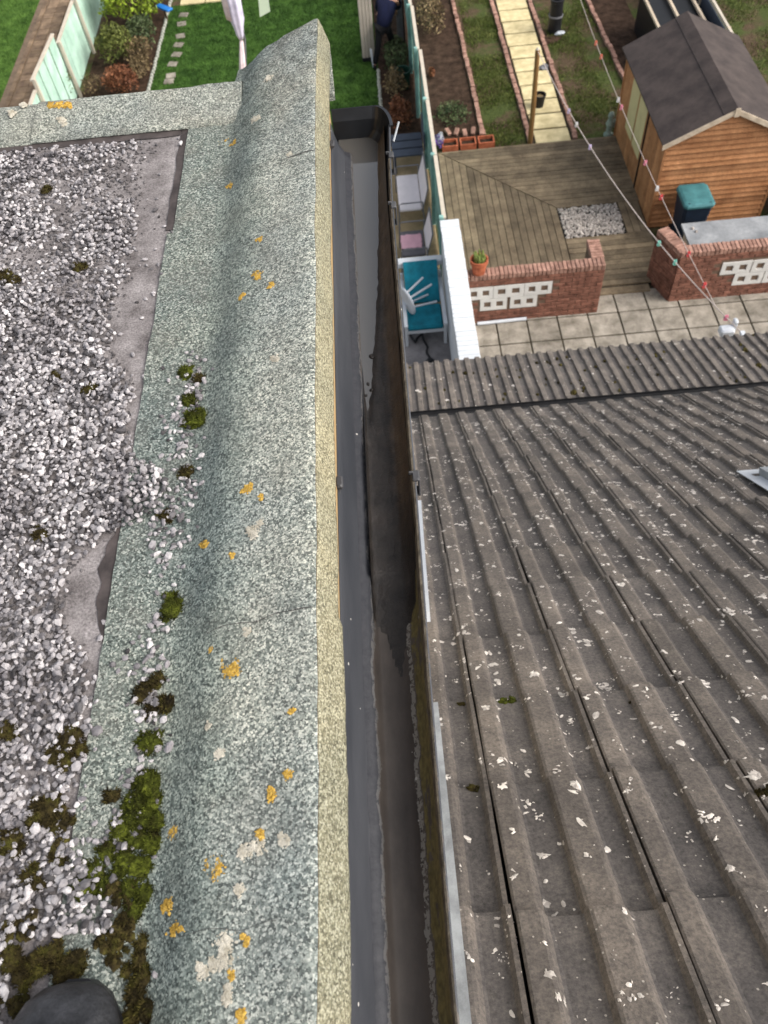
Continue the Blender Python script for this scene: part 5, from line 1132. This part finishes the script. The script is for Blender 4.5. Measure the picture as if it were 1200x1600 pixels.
# ================================================================== FURNITURE of the left patio
ch = thing('lounge_chair', 'white framed lounge chair with teal cushions below the white wall', 'chair', (.53, 11.4, 0))
for xx in (.17, .90):
    MB().bevbox((xx, 11.0, .27), (.055, .055, .54), .006).obj('leg', m_whitew, ch); MB().bevbox((xx, 12.2, .36), (.055, .055, .72), .006).obj('leg', m_whitew, ch)
    MB().bevbox((xx, 11.55, .565), (.07, 1.30, .045), .008).obj('armrest', m_whitew, ch)
MB().bevbox((.535, 12.36, .83), (.86, .16, .14), .02).obj('back_rail', m_whitew, ch)
MB().bevbox((.535, 11.02, .33), (.68, .05, .07), .006).obj('seat_rail', m_whitew, ch)
MB().bevbox((.535, 11.30, .41), (.66, .62, .10), .03).obj('seat_cushion', m_tealc, ch)
mm = Matrix.Rotation(R(35), 3, 'X'); MB().box((.535, 11.98, .66), (.64, .78, .10), 0, mm).obj('back_cushion', m_tealc, ch)
so_ = thing('stool', 'white round stool lying upturned on the teal chair', 'stool', (.22, 11.35, .5))
c0 = Vector((.24, 11.42, .72)); ax = Vector((.80, .38, .10)).normalized(); zq = ax.to_track_quat('Z', 'Y').to_matrix()
MB().lathe([(0, -.02), (.25, -.02), (.265, 0), (.25, .025), (0, .025)], tuple(c0), 26, zq).obj('seat', m_upvc, so_)
for k in range(4):
    a = k*math.pi/2+.5; r_ = Vector((math.cos(a), math.sin(a), 0)); MB().tube([c0+zq @ (r_*.13), c0+zq @ (r_*.26+Vector((0, 0, .48)))], .02, 8).obj('leg', m_upvc, so_)
def sling(lab, x0, x1, y0, y1, seatm, backm):
    t_ = thing('garden_chair', lab, 'chair', ((x0+x1)/2, (y0+y1)/2, 0)); zs = .42
    for yy in (y0, y1):
        MB().tube([(x0-.02, yy, 0), (x0, yy, .60), (x0+.06, yy, .63), (x1-.02, yy, .63), (x1+.02, yy, .0)], .016, 8).obj('frame', m_metal, t_)
    MB().tube([(x1-.03, y0, .40), (x1+.10, y0, .92), (x1+.10, y1, .92), (x1-.03, y1, .40)], .016, 8).obj('back_frame', m_metal, t_)
    MB().bevbox(((x0+x1)/2-.02, (y0+y1)/2, zs), (x1-x0-.04, y1-y0-.08, .06), .02).obj('seat', seatm, t_)
    MB().add([(x1-.03, y0+.03, .44), (x1-.03, y1-.03, .44), (x1+.10, y1-.03, .90), (x1+.10, y0+.03, .90), (x1-.01, y0+.03, .44), (x1-.01, y1-.03, .44), (x1+.12, y1-.03, .90), (x1+.12, y0+.03, .90)], BF).obj('backrest', backm, t_)
    return t_
sling('white cushioned garden seat with grey frame by the teal fence', .25, .76, 14.45, 15.75, m_cushion, m_cushion)
m_grys = M('grey_sling', srgb(96, 94, 98), scale=6, var=.15, rough=.9)
sling('grey sling garden seat holding a pink cloth', .22, .74, 13.0, 13.85, m_grys, m_cushion)
t_ = thing('pink_cloth', 'crumpled pink cloth on the grey garden seat', 'cloth', (.4, 13.4, .46)); nx = 14; V = []; F = []
for j in range(nx+1):
    for i in range(nx+1): V.append((.22+.42*i/nx+.02*nz(i, j, 1, .5), 13.22+.42*j/nx+.02*nz(i, j, 5, .5), .475+.035*abs(nz(i, j, 3, .35))))
for j in range(nx):
    for i in range(nx): a = j*(nx+1)+i; F.append((a, a+1, a+nx+2, a+nx+1))
inst(npmesh('cloth', V, F, M('pink_cloth', srgb(204, 160, 172), var=.1, rough=.9), True), 'cloth', t_).modifiers.new('s', 'SOLIDIFY').thickness = .006
t_ = thing('slate_bench', 'slate blue plank bench beside the teal fence below the gutter end', 'bench', (.6, 16.85, 0))
for i in range(3): MB().bevbox((.56, 16.52+i*.30, .44), (.70, .25, .04), .006).obj('seat_plank', m_slate, t_)
for i in range(2): MB().bevbox((.935, 16.84, .62+.2*i), (.03, .9, .16), .005).obj('back_plank', m_slate, t_)
for xx in (.26, .88):
    for yy in (16.46, 17.2): MB().bevbox((xx, yy, .21), (.06, .06, .42), .005).obj('leg', m_slate, t_)
hp = [G(*q_, .05) for q_ in ((628, 478), (636, 510), (648, 535), (660, 520), (668, 548), (672, 568))]; hp = [tuple(q_) for q_ in hp]
t_ = thing('cable', 'black hose trailing on the grey floor by the teal chair', 'hose', hp[2]); V_ = [Vector(q_) for q_ in hp]; pts = []
for i in range(len(V_)-1):
    for k in range(6): pts.append(V_[i].lerp(V_[i+1], k/6)+Vector((.02*math.sin(i+k), 0, 0)))
MB().tube(pts, .022, 7).obj('hose', m_black, t_); MB().blob((hp[-1][0], hp[-1][1], .06), (.09, .12, .06), 3).obj('coil', m_black, t_)

# ================================================================== CLOSED PARASOL on the lawn
def pz(px_, py_, y): p = FY(px_, py_, y); return p
YP = 18.2; pa = pz(385, 190, YP); pl = pz(377, 62, YP); pu = pz(376, -10, YP)
ps_ = thing('parasol', 'closed pastel parasol tied in the middle standing on the lawn', 'parasol', (pa[0]+.02, YP, 0))
def folds(prof, c, n=24, k=6, amp=.16, lean=0.):
    V = []
    for z, r in prof:
        V.append([(c[0]+lean*(z-c[2])+r*(1+amp*math.cos(k*a))*math.cos(a), c[1]+r*(1+amp*math.cos(k*a))*math.sin(a), z) for a in np.linspace(0, 2*math.pi, n, endpoint=False)])
    return V
zt = pl[2]; top = pu[2]+.6; xb = pl[0]
MB().loft(folds([(pa[2]-.4, .16), (pa[2], .155), ((pa[2]+zt)/2, .095), (zt-.02, .035)], (xb, YP, zt), lean=(pa[0]-pl[0])/(pa[2]-pl[2]))).obj('skirt', m_pink, ps_, True)
MB().loft(folds([(zt+.0, .036), (zt+.10, .075), (zt+.25, .09), (zt+.42, .135), (top-.3, .15), (top, .10)], (xb, YP, zt))).obj('canopy', m_lilac, ps_, True)
MB().loft(folds([(zt+.42, .09), (zt+.55, .10), (top-.2, .12), (top, .06)], (xb-.12, YP+.03, zt), k=4)).obj('fold', m_pink, ps_, True)
f0, f1, f2 = pz(402, -20, YP), pz(406, 27, YP), pz(422, 18, YP)
MB().add([tuple(f0), tuple(f1), tuple(f2), (f2[0]+.02, YP, f0[2]), (f0[0], YP+.02, f0[2]), (f1[0], YP+.03, f1[2]), (f2[0], YP+.03, f2[2]), (f2[0]+.02, YP+.02, f0[2])], [(0, 1, 2, 3), (7, 6, 5, 4), (0, 4, 5, 1), (1, 5, 6, 2), (2, 6, 7, 3)]).obj('flap', m_pgreen, ps_)
MB().tube([(pa[0]+.12, YP, 0), (pa[0]+.04, YP, pa[2]), (xb+.08, YP, zt), (xb+.06, YP, top+.1)], .018, 8).obj('pole', m_metal, ps_)
MB().lathe([(0, 0), (.25, 0), (.24, .06), (.05, .09), (.03, .2), (0, .2)], (pa[0]+.12, YP, 0), 18).obj('base', m_board, ps_)

# ================================================================== PERSON bending at the bed
pr = thing('person', 'person in navy coat and black trousers bending over the bed', 'person', (.2, 21.2, 0))
def skin(name, V, E_, rad, mat, root=0, sub=2):
    me = bpy.data.meshes.new(name); me.from_pydata(V, E_, []); me.materials.append(mat); o = inst(me, name, pr); o.modifiers.new('skin', 'SKIN')
    for i, r in enumerate(rad): me.skin_vertices[0].data[i].radius = (r, r) if not hasattr(r, '__len__') else r; me.skin_vertices[0].data[i].use_root = (i == root)
    sb = o.modifiers.new('sub', 'SUBSURF'); sb.levels = sub; sb.render_levels = sub; o.modifiers['skin'].use_smooth_shade = True; return o
PV = (.26, 21.30, .92); KL, KR = (.10, 21.12, .50), (.46, 21.42, .50); FL_, FR = (-.02, 21.02, .08), (.50, 21.55, .08)
SHO = (.44, 21.62, 1.34); NK = (.50, 21.74, 1.44); HD = (.56, 21.86, 1.56)
SL, SR = (.24, 21.74, 1.34), (.64, 21.52, 1.36); EL, ER = (.16, 21.92, 1.06), (.72, 21.78, 1.10); HL, HR = (.18, 22.12, .86), (.64, 22.02, .92)
body = skin('body', [PV, (.34, 21.44, 1.12), SHO, NK, SL, EL, HL, SR, ER, HR, (.17, 21.28, .88), KL, FL_, (.36, 21.36, .88), KR, FR], [(0, 1), (1, 2), (2, 3), (2, 4), (4, 5), (5, 6), (2, 7), (7, 8), (8, 9), (0, 10), (10, 11), (11, 12), (0, 13), (13, 14), (14, 15)], [.09, .09, .08, .05, .05, .038, .03, .05, .038, .03, .075, .052, .04, .075, .052, .04], m_skin)
coat = skin('coat', [(PV[0]-.02, PV[1]-.03, .80), (.34, 21.44, 1.12), SHO, SL, EL, (HL[0], HL[1]-.04, HL[2]+.05), SR, ER, (HR[0], HR[1]-.04, HR[2]+.05)], [(0, 1), (1, 2), (2, 3), (3, 4), (4, 5), (2, 6), (6, 7), (7, 8)], [(.21, .19), (.205, .18), (.185, .16), .095, .065, .05, .085, .065, .05], m_navy)
skin('trousers', [(PV[0], PV[1], .93), (.17, 21.28, .86), KL, (FL_[0], FL_[1], .10), (.36, 21.36, .86), KR, (FR[0], FR[1], .10)], [(0, 1), (1, 2), (2, 3), (0, 4), (4, 5), (5, 6)], [.15, .105, .082, .07, .105, .082, .07], m_blk)
for f_ in (FL_, FR):
    S = []
    for yy, hw, h_ in ((-.10, .03, .07), (-.07, .042, .09), (0, .045, .09), (.08, .048, .07), (.15, .045, .055), (.18, .025, .04)):
        S.append([(f_[0]+hw*math.cos(a), f_[1]+yy, .012+h_*.5+h_*.5*math.sin(a)) for a in np.linspace(0, 2*math.pi, 12, endpoint=False)])
    MB().loft(S).obj('shoe', m_blk, pr, True)
hb = MB(); hb.blob(HD, (.078, .095, .115), 2, .02, 16, 10); hd = hb.obj('head', m_skin, pr, True)
MB().blob((HD[0]-.01, HD[1]-.02, HD[2]+.03), (.092, .105, .115), 6, .06, 14, 9).obj('hair', m_hair, hd, True)
MB().blob((HD[0]+.02, HD[1]+.10, HD[2]-.01), (.012, .022, .02), 1, .05).obj('nose', m_skin, hd, True)
for s_ in (-1, 1): MB().blob((HD[0]+s_*.078, HD[1]+.01, HD[2]), (.012, .022, .032), 1, .05).obj('ear', m_skin, hd, True)
for hh in (HL, HR):
    pm = MB().blob((hh[0], hh[1]+.03, hh[2]-.05), (.042, .022, .05), 4, .05, 10, 6).obj('hand', m_skin, pr, True)
    for k in range(5):
        xx = hh[0]-.034+.017*k; ln = (.045, .07, .078, .07, .055)[k]; b0 = Vector((xx, hh[1]+.03, hh[2]-.09 if k else hh[2]-.055)); dx_ = -.03 if k == 0 else 0
        MB().tube([b0, b0+Vector((dx_, .01, -ln*.55)), b0+Vector((dx_, .03, -ln))], [.009, .0085, .006], 6).obj('finger', m_skin, pm, True)
p = np.array([-.18, 21.55, 0]); t_ = thing('storage_cabinet', 'tall beige ribbed cabinet with dark base left of the person', 'cabinet', tuple(p))
for i in range(4): MB().bevbox((p[0]-.10+i*.085, p[1], .95), (.08, .30, 1.70), .012).obj('rib', m_beige, t_)
MB().bevbox((p[0]+.03, p[1], .05), (.36, .32, .10), .01).obj('base', m_black, t_)
t_ = thing('white_cane', 'short white stake stuck in the lawn beside the dark trousers', 'stake', (-.06, 21.15, 0)); MB().tube([(-.05, 21.1, -.02), (-.09, 21.2, .42)], .028, 8).obj('stake', m_upvc, t_)
t_ = thing('grey_board', 'grey upright board between the person and the teal fence', 'board', (.72, 22.1, 0)); MB().bevbox((.72, 22.1, .62), (.16, .06, 1.24), .008).obj('board', m_metal, t_); MB().bevbox((.82, 22.1, .60), (.03, .09, 1.2), .006).obj('edge', m_black, t_)
